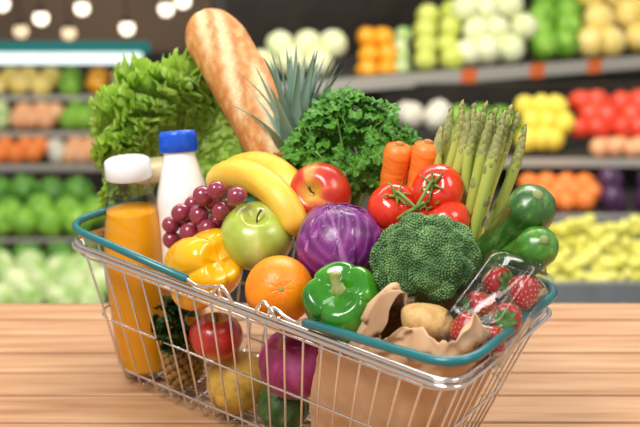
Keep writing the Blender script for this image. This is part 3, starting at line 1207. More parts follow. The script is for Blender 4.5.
# ------------------------------------------------------------------ leafy things
def leaf_attr(nu, nv, base, edge, rib):
    out = []
    for j in range(nv):
        for i in range(nu):
            t, s = abs(i / (nu - 1) - .5) * 2, j / (nv - 1)
            c = lerp(Vector(lin(base)), Vector(lin(edge)), smooth(0.25 * t + 0.85 * s))
            v = max(math.exp(-(t / (0.10 * (1.1 - s))) ** 2), 0.5 * max(math.exp(-((s - .16 * k_ - t * .35) / .022) ** 2) for k_ in range(6)))
            out.append(lerp(c, Vector(lin(rib)), v * 0.75))
    return out


def frilly_leaf(L, W, seed, curl=0.8, ruf=0.16, nu=41, nv=30, stemfrac=0.25):
    def fn(i, j):
        t = (i - .5) * 2
        s = j
        w = W * (0.10 + 0.9 * smooth(s / 0.75)) * (1 - 0.45 * smooth((s - 0.72) / .28))
        edge = max(abs(t) ** 2.2 * smooth(s / .3), smooth((s - .70) / .3) ** 1.2)
        tooth = 1 + 0.12 * edge * math.sin(t * 29 + s * 43 + seed)
        x = t * w * tooth
        ang = curl * s * s
        y = L * (math.sin(ang) / curl * 0.9 if curl > .01 else 0) * 0.9
        z = L * s * (1 - 0.18 * curl * s * s) * (1 - 0.16 * t * t * s) * (1 + 0.05 * edge * math.sin(t * 37 + seed * 3))
        ruff = ruf * L * edge * (math.sin(t * 10.5 + s * 7 + seed) + 0.65 * math.sin(t * 23 - s * 17 + seed * 2.1) + 0.35 * math.sin(t * 41 + s * 29 + seed))
        cup = -0.16 * L * t * t * (1 - .4 * s)
        return (x + 0.25 * ruff * math.cos(seed + t * 7), y + cup + ruff, z + 0.3 * ruff * math.sin(t * 15 + seed))
    return sheet(fn, nu, nv)


M_LET = mat('lettuce_leaf', ['ffffff', 'e8f0d8', 'ffffff'], scale=60, rough=0.38, tint=True, thin=0.45, coat=0.1, bump=0.2, bscale=120)
let_root_P = atv(160, 176, 0.205)
lr = thing('frilly_lettuce', Matrix.Translation(let_root_P), 'head of frilly light green lettuce behind the milk bottle', 'lettuce')
k = mpp(let_root_P)
let_meshes = [mesh('leaf', frilly_leaf(1.0, 0.44, s * 1.7 + .3, curl=0.5 + .1 * (s % 4), ruf=0.075, nu=71, nv=38), M_LET, True, leaf_attr(71, 38, 'e6f08c', 'cbea68', 'f6fad4')) for s in range(9)]
NL = 58
for i in range(NL):
    # directions in view space: up and outwards, some leaning towards the viewer
    a = math.radians(-14 + 232 * ((i * 0.618) % 1.0))
    tw = 0.55 * math.sin(i * 2.399) + 0.05
    d = vdir(math.cos(a) * 1.0, math.sin(a), tw)
    L = (104 + 22 * max(0, math.sin(a))) * (0.62 + 0.36 * ((i * 0.382) % 1.0)) * k * (1 - 0.35 * max(0, tw))
    obj('leaf', let_meshes[i % 9], lr, frame(d * 0.004, d, 0, xdir=vdir(-math.sin(a) + 0.3 * math.sin(i * 7), math.cos(a), 0.3 * math.cos(i * 5)), scale=L))

# parsley
M_PAR = mat('parsley_leaf', ['3c7d1a', '549628', '78ae42'], scale=22, rough=0.45, thin=0.25, perobj=True)
M_PARS = mat('parsley_stem', ['6f9a3c', '86ad52'], scale=40, rough=0.5)


def lobed_leaf(seed):
    """a flat parsley leaf of three lobed leaflets, about one unit across"""
    rd = random.Random(seed)
    parts = []
    for ang, ln, ox in ((0, 0.62, 0.25), (1.05, 0.5, 0.16), (-1.05, 0.5, 0.16)):
        n = 44
        ring_ = []
        for i in range(n):
            th = 2 * math.pi * i / n
            x, y = math.cos(th), math.sin(th)
            lob = 0.70 + 0.30 * abs(math.cos(2.5 * th)) ** 0.7 + 0.07 * math.cos(15 * th + seed)
            rr = lob * (1 - 0.35 * max(0, -x))
            ring_.append((x * rr * 0.5 + 0.38, y * rr * 0.46))
        V = [(ox + ln * 0.38 * math.cos(ang), ln * 0.38 * math.sin(ang), 0.02)]
        F = []
        for lev in (0.55, 1.0):
            for i, (x, y) in enumerate(ring_):
                x2, y2 = (0.38 + (x - 0.38) * lev) * ln, y * lev * ln
                X = ox * math.cos(ang) + x2 * math.cos(ang) - y2 * math.sin(ang)
                Y = ox * math.sin(ang) + x2 * math.sin(ang) + y2 * math.cos(ang)
                Z = -0.16 * (X * X + Y * Y) + (0.05 * math.sin(i * 2 * math.pi / 44 * 5 + seed)) * lev + 0.12 * abs(y2)
                V.append((X, Y, Z))
        V[0] = (sum(v[0] for v in V[1:45]) / 44, sum(v[1] for v in V[1:45]) / 44, sum(v[2] for v in V[1:45]) / 44 - .01)
        for i in range(n):
            j = (i + 1) % n
            F.append((0, 1 + i, 1 + j))
            F.append((1 + i, 1 + n + i, 1 + n + j, 1 + j))
        parts.append((V, F))
    parts.append(tube([(-0.05, 0, 0), (0.3, 0, 0.0)], 0.018, 5))
    return merge(*parts)


par_mesh = [mesh('leaf', lobed_leaf(s), M_PAR) for s in range(5)]
pr_P = atv(352, 195, 0.195)
pr = thing('parsley_bunch', Matrix.Translation(pr_P), 'bunch of fresh green parsley behind the red apple', 'parsley')
k = mpp(pr_P)
rdp = random.Random(5)
stems = 0
for i in range(140):
    a = rdp.uniform(0, 2 * math.pi)
    rr = math.sqrt(rdp.random())
    X, Y = 58 * rr * math.cos(a), 45 * rr * math.sin(a)
    if Y < -24 and X < -20:
        Y += 20
    depth = math.sqrt(max(0, 1 - rr * rr)) * 26 * rdp.uniform(-0.7, 1.0)
    off = Vector((1, 0, 0)) * X * k + Vector((0, SP, CP)) * (Y + 53 - 8 * (X / 61) ** 2) * k + Vector((0, -CP, SP)) * depth * k
    outd = vdir(X / 61 + rdp.uniform(-.3, .3), Y / 42 + 0.45 + rdp.uniform(-.2, .3), 0.75 + rdp.uniform(-.4, .4))
    xd = vdir(X / 50 + rdp.uniform(-.5, .5), Y / 40 + rdp.uniform(-.5, .5), -0.3)
    obj('leaf', par_mesh[i % 5], pr, frame(off, outd, 0, xdir=xd, scale=rdp.uniform(27, 39) * k))
    if i % 6 == 0 and abs(X) > 14:
        obj('stem', mesh('stem', tube(catmull([Vector((X * .12 * k, 0, -0.02)), off * 0.5 + Vector((0, 0, -0.004)), off], 5), 0.0011, 6), M_PARS), pr)

# pineapple with its crown
M_PIN = mat('pineapple_leaf', ['5a7464', '78927f', '9db3a0'], scale=14, rough=0.5, stretch=(1, 1, .2), thin=0.1, perobj=True)
M_PINB = mat('pineapple_eye', ['b98b3a', '9a7030', '6f4e22'], scale=50, rough=0.6, perobj=True)


def blade(L, W, curve, seed):
    def fn(i, j):
        t = (i - .5) * 2
        w = W * (1 - j) ** 0.75 * (0.8 + 0.4 * math.sin(math.pi * min(1, j * 2)))
        return (t * w, curve * L * j * j + 0.5 * w * t * t * -1 * -1, L * (j - 0.12 * curve * j * j))
    return sheet(fn, 7, 14)


def pineapple(P, axis, Rb, Lb, nleaf, Ll, label, cut=0.0):
    root = thing('pineapple', frame(P, axis), label, 'pineapple')
    obj('core', mesh('core', ball(lambda th, ph: (Rb * .95 * math.sin(ph) ** .8 * math.cos(th), Rb * .95 * math.sin(ph) ** .8 * math.sin(th), -Lb * math.cos(ph) - Lb), 28, 20), mat('pineapple_core', ['4e3a1a'], rough=0.8)), root)
    eye = mesh('eye', ball(lambda th, ph: (math.sin(ph) * math.cos(th) * (1 + .1 * math.cos(6 * th)), math.sin(ph) * math.sin(th) * (1 + .1 * math.cos(6 * th)), -0.5 * math.cos(ph) + 0.5 * math.exp(-(math.sin(ph) / .2) ** 2) * (math.cos(ph) < 0)), 12, 8), M_PINB)
    n = 90
    for i in range(n):
        z = -0.96 + 1.92 * (i + .5) / n
        q = math.sqrt(1 - z * z)
        a = phi_g * i
        nrm = Vector((q * math.cos(a), q * math.sin(a), z * .6)).normalized()
        obj('eye', eye, root, frame((Rb * .95 * q ** .8 * math.cos(a), Rb * .95 * q ** .8 * math.sin(a), Lb * z - Lb), nrm, 0, scale=Rb * 0.20))
    for i in range(nleaf):
        t = i / nleaf
        a = i * 2.4
        tilt = lerp(0.95, 0.10, t ** 0.7)
        L = Ll * lerp(0.55, 1.0, math.sin(math.pi * (0.15 + 0.6 * t)))
        b = obj('crown_leaf', mesh('crown_leaf', blade(L, 0.0092 * min(1.0, Ll / 0.09), 0.10 + 0.25 * random.random() * (1 if t < .6 else -.2), i), M_PIN), root)
        b.matrix_basis = Matrix.Translation((0, 0, -0.002 + 0.028 * t)) @ Matrix.Rotation(a, 4, 'Z') @ Matrix.Rotation(-tilt, 4, 'X') @ Matrix.Translation((0, 0.003, 0))
    return root


pineapple(atv(293, 152, 0.200), vdir(0.10, 1, -0.05), 0.034, 0.05, 38, 0.108, 'pineapple with a spiky grey green crown between baguette and parsley')

# baguette
Pt, Pb = atv(204, 22, 0.270), atv(300, 196, 0.222)
ax = (Pt - Pb).normalized()
Lg = (Pt - Pb).length + 0.03
rb = 30 * mpp(Pt)
bag_ = thing('baguette', frame(Pt + ax * 0.012, -ax, 0, xdir=vdir(1, 0.5, 0)), 'golden crusty baguette standing behind the lettuce', 'bread')
nb = 90
pts = [(0.006 * math.sin(2.6 * i / (nb - 1)), 0, Lg * i / (nb - 1)) for i in range(nb)]
nr = 44
crust, crumb, flour = Vector(lin('cf8440')), Vector(lin('f6dcae')), Vector(lin('e6b274'))
V, F, colr = [], [], []
for i in range(nb):
    t = i / (nb - 1)
    e = min(1, t / 0.17)
    rr = rb * math.sqrt(max(0.004, 1 - (1 - e) ** 2))
    for j in range(nr):
        th = 2 * math.pi * j / nr
        # long slanting slashes over the side turned to the viewer
        cut = lipp = 0.0
        for t0, t1, c0, c1 in ((0.04, 0.62, 0.9, 2.3), (0.34, 1.0, 0.75, 2.2), (-0.2, 0.30, 1.0, 2.1)):
            f_ = (t - t0) / (t1 - t0)
            if 0 < f_ < 1:
                w_ = math.sin(math.pi * f_) ** 0.5
                dth = th - lerp(c0, c1, f_) + 0.08 * nz(t * 30, 3, 1)
                cut = max(cut, w_ * math.exp(-(dth / 0.24) ** 2))
                lipp = max(lipp, w_ * math.exp(-((dth + 0.34) / 0.10) ** 2))
        q = rr * (1 - 0.06 * cut + 0.05 * lipp + 0.03 * nz(t * 9, math.cos(th) * 2, math.sin(th) * 2))
        V.append((pts[i][0] + q * math.cos(th), q * math.sin(th), pts[i][2]))
        n1 = nz(t * 26, math.cos(th) * 5, math.sin(th) * 5)
        c = lerp(crust, flour, smooth(0.35 + 1.3 * n1))
        c = lerp(c, crumb, smooth(cut * 1.1))
        c = lerp(c, Vector(lin('a8612a')), lipp * 0.5)
        colr.append(c)
for i in range(nb - 1):
    for j in range(nr):
        j2 = (j + 1) % nr
        F.append((i * nr + j, (i + 1) * nr + j, (i + 1) * nr + j2, i * nr + j2))
F.append(tuple(range(nr)))
F.append(tuple(range((nb - 1) * nr, nb * nr))[::-1])
obj('crust', mesh('crust', (V, F), mat('baguette_crust', ['ffffff', 'f2e4d2', 'ffffff'], scale=150, rough=0.7, tint=True, bump=0.35, bscale=180), True, colr), bag_)

# ------------------------------------------------------------------ seen through the wires
apple(216, 337, 27, 0.060, vdir(0.1, 0.9, 0.3), 2.0, ['b51f1a', 'cf3a24', 'e4a14e'], 'c9a23d', 'red apple under the yellow pepper, seen through the wires')
P = atv(236, 382, 0.080)
k = mpp(P)
potato(P, vdir(0.3, 0.9, 0.2), 29 * k, 29 * k, 31 * k, 8, ['c79c3a', 'd4ac4a', 'bd9134'], 'large yellow potato at the bottom of the basket')
# red onion
P = atv(295, 363, 0.072)
R = 37 * mpp(P)
on = thing('red_onion', frame(P, vdir(-0.3, 0.5, 0.8)), 'purple red onion behind the wires below the orange', 'onion')


def onfn(th, ph):
    c, s = -math.cos(ph), math.sin(ph)
    rr = R * (1 + 0.008 * math.cos(18 * th) * s)
    z = R * 0.92 * c + R * 0.22 * math.exp(-(s / 0.22) ** 2) * (1 if c > 0 else -.5)
    return (rr * s * math.cos(th), rr * s * math.sin(th), z)


obj('bulb', mesh('bulb', ball(onfn, 72, 36), mat('onion_skin', ['7a1746', '9c2262', 'b8528c'], scale=30, rough=0.3, coat=0.3, stretch=(1, 1, .25))), on)
obj('neck', mesh('neck', tube([(0, 0, R * 1.05), (0.002, 0, R * 1.3), (0.005, 0.002, R * 1.42)], [R * .1, R * .07, R * .03], 10), mat('onion_neck', ['a5764a'], rough=0.8)), on)
# round dark squash
P = atv(283, 406, 0.081)
k = mpp(P)
sq = thing('green_squash', frame(P, vdir(0.5, 0.75, 0.4)), 'small dark green squash at the bottom of the basket beside the bag', 'squash')
RQ = 25.5 * k
obj('rind', mesh('rind', ball(lambda th, ph: (RQ * (1 + .05 * math.cos(9 * th)) * math.sin(ph) * math.cos(th), RQ * (1 + .05 * math.cos(9 * th)) * math.sin(ph) * math.sin(th), -RQ * 1.05 * math.cos(ph)), 72, 30), mat('squash_rind', ['274a1c', '37602a', '5d7d45'], scale=60, rough=0.35, coat=0.2)), sq)
obj('stem', mesh('stem', tube([(0, 0, RQ), (0, .001, RQ * 1.25), (.004, .003, RQ * 1.5)], [RQ * .22, RQ * .13, RQ * .16], 10, shape=lambda a: 1 + .15 * math.cos(5 * a)), mat('squash_stem', ['7b8a45'], rough=0.8)), sq)
# second pineapple standing low in the basket, with curly kale above it
M_KALE = mat('kale_leaf', ['ffffff', 'd8e6d0', 'ffffff'], scale=60, rough=0.45, tint=True, thin=0.2)
kale_P = atv(176, 322, 0.062)
kr = thing('kale_bunch', Matrix.Translation(kale_P), 'dark green curly leaves between the juice and the red apple, behind the wires', 'kale')
k = mpp(kale_P)
kale_m = [mesh('leaf', frilly_leaf(1.0, 0.5, s * 2.3 + 11, curl=0.6, ruf=0.13, nu=31, nv=22), M_KALE, True, leaf_attr(31, 22, '3e6a22', '244d16', '8aa860')) for s in range(3)]
for i in range(12):
    a = 2.4 * i
    d = vdir(math.cos(a) * 0.55, math.sin(a), 0.35 + 0.3 * math.sin(i))
    obj('leaf', kale_m[i % 3], kr, frame(d * 0.002, d, 0, xdir=vdir(-math.sin(a), math.cos(a), 0.2), scale=(26 + 10 * abs(math.sin(a))) * k))
pineapple(atv(182, 340, 0.080), vdir(-0.02, 1, 0.1), 0.024, 0.027, 8, 0.02, 'brown checkered pineapple low in the basket behind the wires')

# ------------------------------------------------------------------ background store

# produce kinds share a mesh each; every piece is an object of its own
def bgmat(name, cols, **kw):
    return mat('store_' + name, cols, scale=kw.pop('scale', 1.1), rough=kw.pop('rough', 0.5), perobj=True, **kw)


def round_m(name, m, sq=0.95, lob=0.0, n=5, tip=0.0):
    return mesh(name, ball(lambda th, ph: (math.sin(ph) * (1 + lob * math.cos(n * th)) * math.cos(th), math.sin(ph) * (1 + lob * math.cos(n * th)) * math.sin(th), -sq * math.cos(ph) - tip * math.copysign(math.exp(-(math.sin(ph) / .3) ** 2), math.cos(ph))), 20, 14), m)


def head_m(name, m, seed, amp=0.16):
    def fn(th, ph):
        d = Vector((math.sin(ph) * math.cos(th), math.sin(ph) * math.sin(th), -math.cos(ph)))
        k_ = 1 + amp * abs(math.sin(3 * th + 4 * d.z + seed)) + amp * nz(d.x * 3 + seed, d.y * 3, d.z * 3)
        return tuple(d * k_ * 0.9)
    return mesh(name, ball(fn, 28, 18), m)


def banana_m(name, m):
    pts = catmull([(-1, 0, .35), (-.6, 0, -.05), (0, 0, -.22), (.6, 0, -.05), (1, 0, .35)], 4)
    return mesh(name, tube(pts, [.09] + [.33 - .11 * abs(i - 7.5) / 7.5 for i in range(15)] + [.07], 8), m)


KIND = {
    'lemon': ('lemon', round_m('lemon', bgmat('lemon', ['eed23a', 'f6e262']), 1.1, tip=.12)),
    'yellow_melon': ('melon', round_m('yellow_melon', bgmat('melon', ['f2cf5a', 'f7e39a']), .98, .02, 9)),
    'lime': ('melon', round_m('green_melon', bgmat('lime', ['c3cf4e', 'dbe07a']), 1.0, .02, 9)),
    'orange_pepper': ('bell pepper', round_m('orange_pepper', bgmat('opep', ['f29a10', 'f8b32c'], rough=.25), .95, .08, 4)),
    'tomato': ('tomato', round_m('tomato', bgmat('tom', ['d83a22', 'e8583a'], rough=.25), .85, .03, 5)),
    'orange': ('orange', round_m('orange', bgmat('orange', ['ee7a2a', 'f29048']), .96)),
    'peach': ('peach', round_m('peach', bgmat('peach', ['e8a06a', 'f0bd92']), .95, .02, 3)),
    'lettuce': ('lettuce', head_m('lettuce', bgmat('let', ['55921a', '9ccc48']), 1)),
    'pale_cabbage': ('cabbage', head_m('pale_cabbage', bgmat('pcab', ['dfe6a6', 'f3f3cf']), 2, .08)),
    'green_cabbage': ('cabbage', head_m('green_cabbage', bgmat('gcab', ['8fb858', 'dfe6b4']), 4, .1)),
    'cauliflower': ('cauliflower', head_m('cauliflower', bgmat('cau', ['cfc9b6', 'e2ddcc']), 3, .1)),
    'eggplant': ('eggplant', round_m('eggplant', bgmat('egg', ['3a1f3c', '54305a'], rough=.25), 1.25)),
    'banana': ('banana', banana_m('banana', bgmat('ban', ['c9c63e', 'e8e278']))),
    'herb': ('herbs', head_m('leafy_herb', bgmat('herb', ['2c6416', '6aa236']), 7, .25)),
}
NAMES = {'lime': 'green_melon', 'herb': 'leafy_greens'}


ORD = ['first', 'second', 'third', 'fourth', 'fifth', 'sixth', 'seventh', 'eighth', 'ninth', 'tenth', 'eleventh']


def heap(kind, x0, x1, y0, y1, rp, Y, label, group, dY=0.07, jit=.25, back=0.0):
    """rows of produce rising towards the back; the lowest row lies at pixel y1"""
    cat, me = KIND[kind]
    nrow = max(1, int(round((y1 - y0) / (rp * 1.45))))
    rd = random.Random(int(x0 * 7 + y0))
    for r_ in range(nrow):
        py = y1 - rp - r_ * (y1 - y0 - 2 * rp) / max(1, nrow - 1) if nrow > 1 else (y0 + y1) / 2
        n = max(1, int(round((x1 - x0) / (rp * 2.02))))
        for i in range(n):
            px = x0 + rp + (x1 - x0 - 2 * rp) * ((i + (0.5 if r_ % 2 else 0) * (n > 2)) / max(1, n - 1 + (0.5 if n > 2 else 0)))
            qx, qy = px + rd.uniform(-jit, jit) * rp, py + rd.uniform(-jit, jit) * rp * .5
            if Y is None:                      # on the slanting wall shelf
                qy -= (qx - 500) * 0.076 if qx > 348 else 4
                d_ = ray(qx, qy)
                P = CAMP + d_ * (((WA - CAMP).dot(WN) + .1 + r_ * dY) / d_.dot(WN))
            else:
                P = at(qx, qy, Y + r_ * dY + back)
            s = rp * mpp(P) * rd.uniform(.95, 1.05)
            if kind == 'banana':
                M_ = frame(P, (rd.uniform(-.2, .2), -.5, 1), rd.uniform(-.35, .35), scale=s * 1.75)
            else:
                M_ = frame(P, (rd.uniform(-.6, .6), rd.uniform(-.9, .3), 1), rd.uniform(0, 6), scale=s)
            lb = label
            if nrow > 1:
                lb += ', bottom row' if r_ == 0 else (', top row' if r_ == nrow - 1 else ', %s row up' % ORD[r_])
            if n > 1:
                lb += ', leftmost' if i == 0 else (', rightmost' if i == n - 1 else ', %s from left' % ORD[i])
            solo(NAMES.get(kind, kind), me, M_, lb, cat, group)


M_SHELF = mat('shelf_metal', ['3a3733'], rough=0.5)
M_RAIL = mat('price_rail', ['b5b0a6'], rough=0.4)
M_TAG = mat('price_tag', ['e8743a'], rough=0.5)
M_TAGW = mat('price_tag_white', ['efece6'], rough=0.5)
M_CASE = mat('display_case_dark', ['221c18', '2e2620'], rough=0.5)  # dark colour also stands in for the shade in the shelf gaps
M_GREY = mat('display_case_grey', ['6b6f73', '7a7e82'], rough=0.5)


def shelf_unit(name, levels, x0, x1, label, depth=0.55, case=None, tags=()):
    """levels: (left pixel y, right pixel y, Y left, rail height px)"""
    root = thing(name, Matrix.Identity(4), label, 'shelf')
    base = None
    for (yl, Yl, rail) in levels:
        A, B = at(x0, yl, Yl), at(x1, yl, Yl)
        k_ = mpp(A)
        if base is None:
            base = Vector(((A.x + B.x) / 2, Yl, FLOOR_Z))
            root.matrix_basis = Matrix.Translation(base)
        h = rail * k_
        W_ = (B.x - A.x) / 2
        cx = (A.x + B.x) / 2 - base.x
        sh = obj('shelf_board', mesh('shelf_board', box(cx - W_, cx + W_, Yl - base.y, Yl - base.y + depth, A.z - .03 - base.z, A.z - base.z), case or M_SHELF, False), root)
        obj('price_rail', mesh('price_rail', box(cx - W_, cx + W_, Yl - base.y - .02, Yl - base.y - .001, A.z - h - base.z, A.z - base.z), M_RAIL, False), sh)
        for tx in tags:
            if x0 < tx < x1:
                T = at(tx, yl, Yl - .02)
                obj('price_tag', mesh('price_tag', box(T.x - base.x - 7 * k_, T.x - base.x + 7 * k_, Yl - base.y - .028, Yl - base.y - .021, A.z - h * 1.05 - base.z, A.z + h * .1 - base.z), M_TAG, False), sh)
    zt = at(x0, levels[0][0], levels[0][1]).z - base.z - .031
    for sx in (cx - W_ + .03, cx + W_ - .03):
        for yy in (.03, depth - .05):
            obj('upright', mesh('upright', box(sx - .025, sx + .025, yy - .02, yy + .02, 0, zt), case or M_SHELF, False), root)
    return root, base


def panel(root, base, name, x0, x1, y0, y1, Y, m, th=0.03):
    A, B = at(x0, y0, Y), at(x1, y1, Y)
    A2, B2 = at(x0, y1, Y), at(x1, y0, Y)
    return obj(name, mesh(name, box(A.x - base.x, B.x - base.x, Y - base.y, Y - base.y + th, B.z - base.z, A.z - base.z), m, False), root)


# right: a wall shelf unit and lower stands in front of it
zs = at(350, 78, 5.2).z
WA, WB = atz(350, 78, zs), atz(640, 56, zs)
WE = (WB - WA).normalized()
WN = Vector((-WE.y, WE.x, 0))
ur = thing('upper_shelf', Matrix.Translation((WA.x, WA.y, FLOOR_Z)) @ Matrix.Rotation(math.atan2(WE.y, WE.x), 4, 'Z'), 'upper grey shelf at the right with orange price tags', 'shelf')
zz = zs - FLOOR_Z
sb = obj('shelf_board', mesh('shelf_board', box(-.5, 2.6, 0, .55, zz - .03, zz), M_SHELF, False), ur)
obj('price_rail', mesh('price_rail', box(-.5, 2.6, -.02, -.001, zz - .062, zz), M_RAIL, False), sb)
for tx in (467, 535, 592, 650):
    d_ = ray(tx, 66)
    T = CAMP + d_ * ((WA - CAMP).dot(WN) / d_.dot(WN))
    u_ = (T - WA).dot(WE)
    obj('price_tag', mesh('price_tag', box(u_ - .04, u_ + .04, -.028, -.021, zz - .066, zz + .006), M_TAG, False), sb)
obj('back_panel', mesh('back_panel', box(-.5, 2.6, .62, .65, zz - .55, zz + .8), M_CASE, False), ur)
for sx in (-.47, 2.57):
    obj('upright', mesh('upright', box(sx - .03, sx + .03, .58, .619, 0, zz + .8), M_SHELF, False), ur)
heap('pale_cabbage', 250, 345, 34, 82, 15, None, 'pale cabbage on the shelf left of the orange peppers', 'pale cabbages')
heap('orange_pepper', 356, 396, 18, 72, 11, None, 'orange bell pepper in the blurred upper shelf', 'orange peppers on the upper shelf')
heap('green_cabbage', 392, 420, 20, 70, 9.5, None, 'green cabbage right of the orange peppers on the upper shelf', 'green cabbages')
heap('lime', 414, 462, -2, 68, 12, None, 'yellow green melon on the upper shelf behind the asparagus', 'yellow green melons')
heap('pale_cabbage', 452, 536, -8, 66, 15, None, 'pale yellow cabbage on the upper right shelf', 'pale yellow cabbages')
heap('lettuce', 530, 580, -12, 64, 14, None, 'bright green lettuce on the upper right shelf', 'green lettuces upper right')
heap('yellow_melon', 574, 664, -14, 66, 16, None, 'yellow melon at the far right of the upper shelf', 'yellow melons')

mr, mb = shelf_unit('produce_stand', [(158, 4.7, 8)], 380, 740, 'dark produce stand with tomatoes and lemons behind the zucchini', tags=())
panel(mr, mb, 'back_panel', 380, 740, 84, 158, 5.3, M_CASE)
heap('cauliflower', 396, 450, 100, 130, 13, 4.85, 'white cauliflower behind the carrots and the asparagus', 'cauliflowers')
heap('lettuce', 446, 520, 106, 150, 12, 4.85, 'green lettuce behind the asparagus tips', 'lettuces behind the asparagus')
heap('lemon', 516, 574, 96, 150, 11, 4.75, 'yellow lemon left of the red tomatoes on the stand', 'lemons on the stand')
heap('tomato', 566, 662, 88, 140, 13, 4.85, 'red tomato in the pile on the right stand', 'tomatoes on the stand')
heap('peach', 590, 662, 136, 158, 10, 4.72, 'pale peach in front of the tomatoes on the stand', 'peaches on the stand')
lr2, lb2 = shelf_unit('produce_crate_stand', [(214, 4.4, 6)], 430, 740, 'low stand of oranges and eggplants above the bananas')
panel(lr2, lb2, 'back_panel', 430, 740, 164, 214, 4.9, M_CASE)
heap('orange', 520, 602, 172, 212, 11, 4.45, 'orange on the low stand behind the zucchini', 'oranges on the low stand')
heap('eggplant', 600, 662, 170, 212, 13, 4.45, 'dark purple eggplant on the low stand at the right', 'eggplants')
bn, bb_ = shelf_unit('banana_stand', [(318, 3.7, 20)], 430, 740, 'grey stand filled with bananas at the right edge', depth=.58, case=M_GREY)
panel(bn, bb_, 'back_panel', 430, 740, 218, 330, 4.3, M_GREY)
heap('banana', 490, 672, 214, 292, 14.5, 3.8, 'yellow green banana on the stand behind the table', 'bananas on the stand', dY=.07)
panel(bn, bb_, 'front_panel', 430, 740, 284, 340, 3.7, M_GREY)

# left: a refrigerated wall display with a lit canopy
M_CANW = mat('canopy_light', ['e6f4f2'], emit=('dff2f0', 0.75))
M_CANT = mat('canopy_teal', ['16807f'], rough=.4)
cl, cb_ = shelf_unit('display_cooler', [(95, 6.6, 5), (131, 6.45, 5), (164, 6.3, 8)], -60, 215, 'dark refrigerated display at the left under a teal and white canopy', case=M_CASE)
panel(cl, cb_, 'back_panel', -60, 215, 52, 260, 7.2, M_CASE)
ca = panel(cl, cb_, 'canopy', -60, 150, 42, 53, 6.5, M_CANT, .03)
panel(cl, cb_, 'canopy_light', -60, 142, 53, 64, 6.49, M_CANW, .03)
for kx, kd, x0, x1, lbl in ((0, 'yellow_melon', -12, 62, 'yellow melon on the top row under the canopy'), (1, 'lettuce', 58, 88, 'green lettuce on the top row under the canopy'),
                            (2, 'orange_pepper', 86, 116, 'orange pepper on the top row under the canopy'), (3, 'pale_cabbage', 114, 146, 'pale cabbage on the top row beside the lettuce leaves')):
    heap(kd, x0, x1, 66, 96, 11, 6.65, lbl, 'cooler top row, ' + NAMES.get(kd, kd).replace('_', ' '))
for kx, kd, x0, x1, lbl in ((0, 'green_cabbage', -12, 12, 'green cabbage on the second row of the cooler'), (1, 'peach', 8, 64, 'pale orange peach on the second row of the cooler'),
                            (2, 'lettuce', 62, 118, 'bright green lettuce on the second row of the cooler')):
    heap(kd, x0, x1, 101, 131, 11, 6.5, lbl, 'cooler second row, ' + NAMES.get(kd, kd).replace('_', ' '))
for kx, kd, x0, x1, lbl in ((0, 'orange', -12, 50, 'orange on the third row of the cooler'), (1, 'cauliflower', 46, 62, 'white cauliflower on the third row of the cooler'), (2, 'peach', 58, 112, 'peach on the third row of the cooler')):
    heap(kd, x0, x1, 137, 164, 10, 6.35, lbl, 'cooler third row, ' + NAMES.get(kd, kd).replace('_', ' '))
gl_, gb_ = shelf_unit('greens_stand', [(238, 5.2, 5)], -80, 250, 'low stand of leafy greens at the left', case=M_CASE)
panel(gl_, gb_, 'back_panel', -80, 250, 172, 238, 5.75, M_CASE)
heap('herb', -20, 110, 178, 208, 15, 5.5, 'dark leafy greens at the back of the left stand', 'dark leafy greens')
heap('lettuce', -20, 110, 196, 238, 15, 5.25, 'green lettuce on the low left stand', 'lettuces on the left stand')
cs, cbb = shelf_unit('cabbage_stand', [(320, 4.5, 8)], -100, 300, 'lowest stand of pale cabbages at the left behind the table', case=M_CASE)
panel(cs, cbb, 'back_panel', -100, 300, 244, 330, 5.1, M_CASE)
heap('herb', -20, 120, 242, 276, 16, 4.85, 'dark leafy greens behind the pale cabbages', 'leafy greens at the lowest stand')
heap('green_cabbage', -20, 120, 250, 318, 17, 4.6, 'pale green cabbage on the lowest left stand', 'cabbages on the lowest stand')

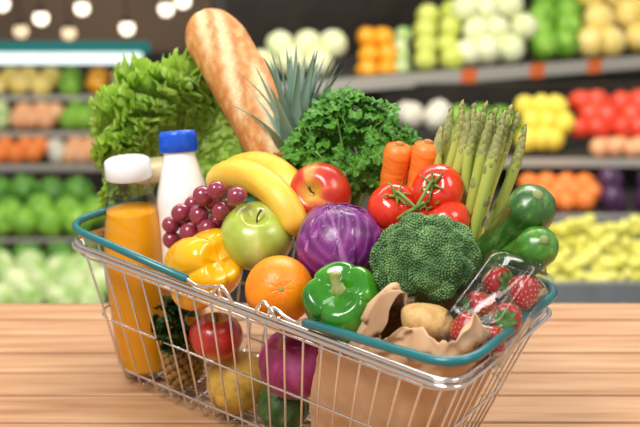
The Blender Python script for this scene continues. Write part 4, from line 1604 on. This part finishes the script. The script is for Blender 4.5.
# far packages above the shelf, centre
M_PK = mat('package_grey', ['9a9a9c', 'b5b3b2'], scale=3, rough=.5)
M_PKB = mat('package_blue', ['6f93c0'], rough=.5)
fs, fb = shelf_unit('far_shelf', [(46, 7.6, 9)], 205, 420, 'dark far shelf of grey packages in the middle distance', case=M_CASE)
panel(fs, fb, 'back_panel', 205, 420, -30, 60, 8.2, M_BROWN)
for i, (x0, x1, y0, m_, lb) in enumerate(((228, 254, 6, M_PKB, 'blue package on the far shelf'), (262, 284, 20, M_PK, 'small grey package next to the blue package'),
                                         (286, 312, 14, M_PK, 'grey package in the middle of the far shelf'), (316, 346, 4, M_PK, 'tall pale package on the far shelf'), (352, 384, 10, M_PK, 'grey package at the right of the far shelf'))):
    A, B = at(x0, y0, 7.65), at(x1, 45.5, 7.65)
    c = Vector(((A.x + B.x) / 2, 7.65, B.z))
    root = thing('package', Matrix.Translation(c), lb, 'package')
    w, h = (B.x - A.x) / 2, A.z - B.z
    obj('carton', mesh('carton', bevel_box(-w, w, 0, .25, 0, h * .92, .015), m_, False), root)
    obj('lid', mesh('lid', bevel_box(-w * 1.03, w * 1.03, -.005, .255, h * .9, h, .01), M_TAGW, False), root)

# lamps over the far left of the hall
M_LAMP = mat('lamp_glow', ['fff3dc'], emit=('fff0d6', 2.6))
M_LAMP2 = mat('lamp_glow_dim', ['ffe2b8'], emit=('ffe0b4', 0.9))
M_SHADE = mat('lamp_shade', ['2a2420'], rough=.5)
for i, (px, py, m_, lb) in enumerate(((2, 4, M_LAMP, 'round lamp at the upper left corner'), (41, 18, M_LAMP, 'round bright lamp above the cooler, second from the left'),
                                     (82, 8, M_LAMP, 'round bright lamp in the middle of the row of lamps'), (166, 9, M_LAMP, 'round lamp left of the baguette top'),
                                     (183, 1, M_LAMP, 'brightest round lamp just above the baguette'), (127, 28, M_LAMP, 'lower round lamp above the lettuce'),
                                     (21, 31, M_LAMP2, 'dim lamp just above the canopy at the left'), (69, 33, M_LAMP2, 'dim lamp just above the canopy in its middle'))):
    P = at(px, py, 9.2)
    root = thing('pendant_lamp', Matrix.Translation(P), lb, 'lamp', 'pendant lamps')
    s = .058
    obj('bulb', mesh('bulb', ball(lambda th, ph: (s * math.sin(ph) * math.cos(th), s * math.sin(ph) * math.sin(th), -s * math.cos(ph)), 16, 10), m_), root)
    obj('shade', mesh('shade', lathe([(s * .85, s * .75), (s * .8, s * 1.0), (s * .3, s * 1.4), (0, s * 1.45)], 16), M_SHADE), root)
    obj('cord', mesh('cord', tube([(0, 0, s * 1.4), (0, 0, 1.4)], .006, 6), M_SHADE), root)
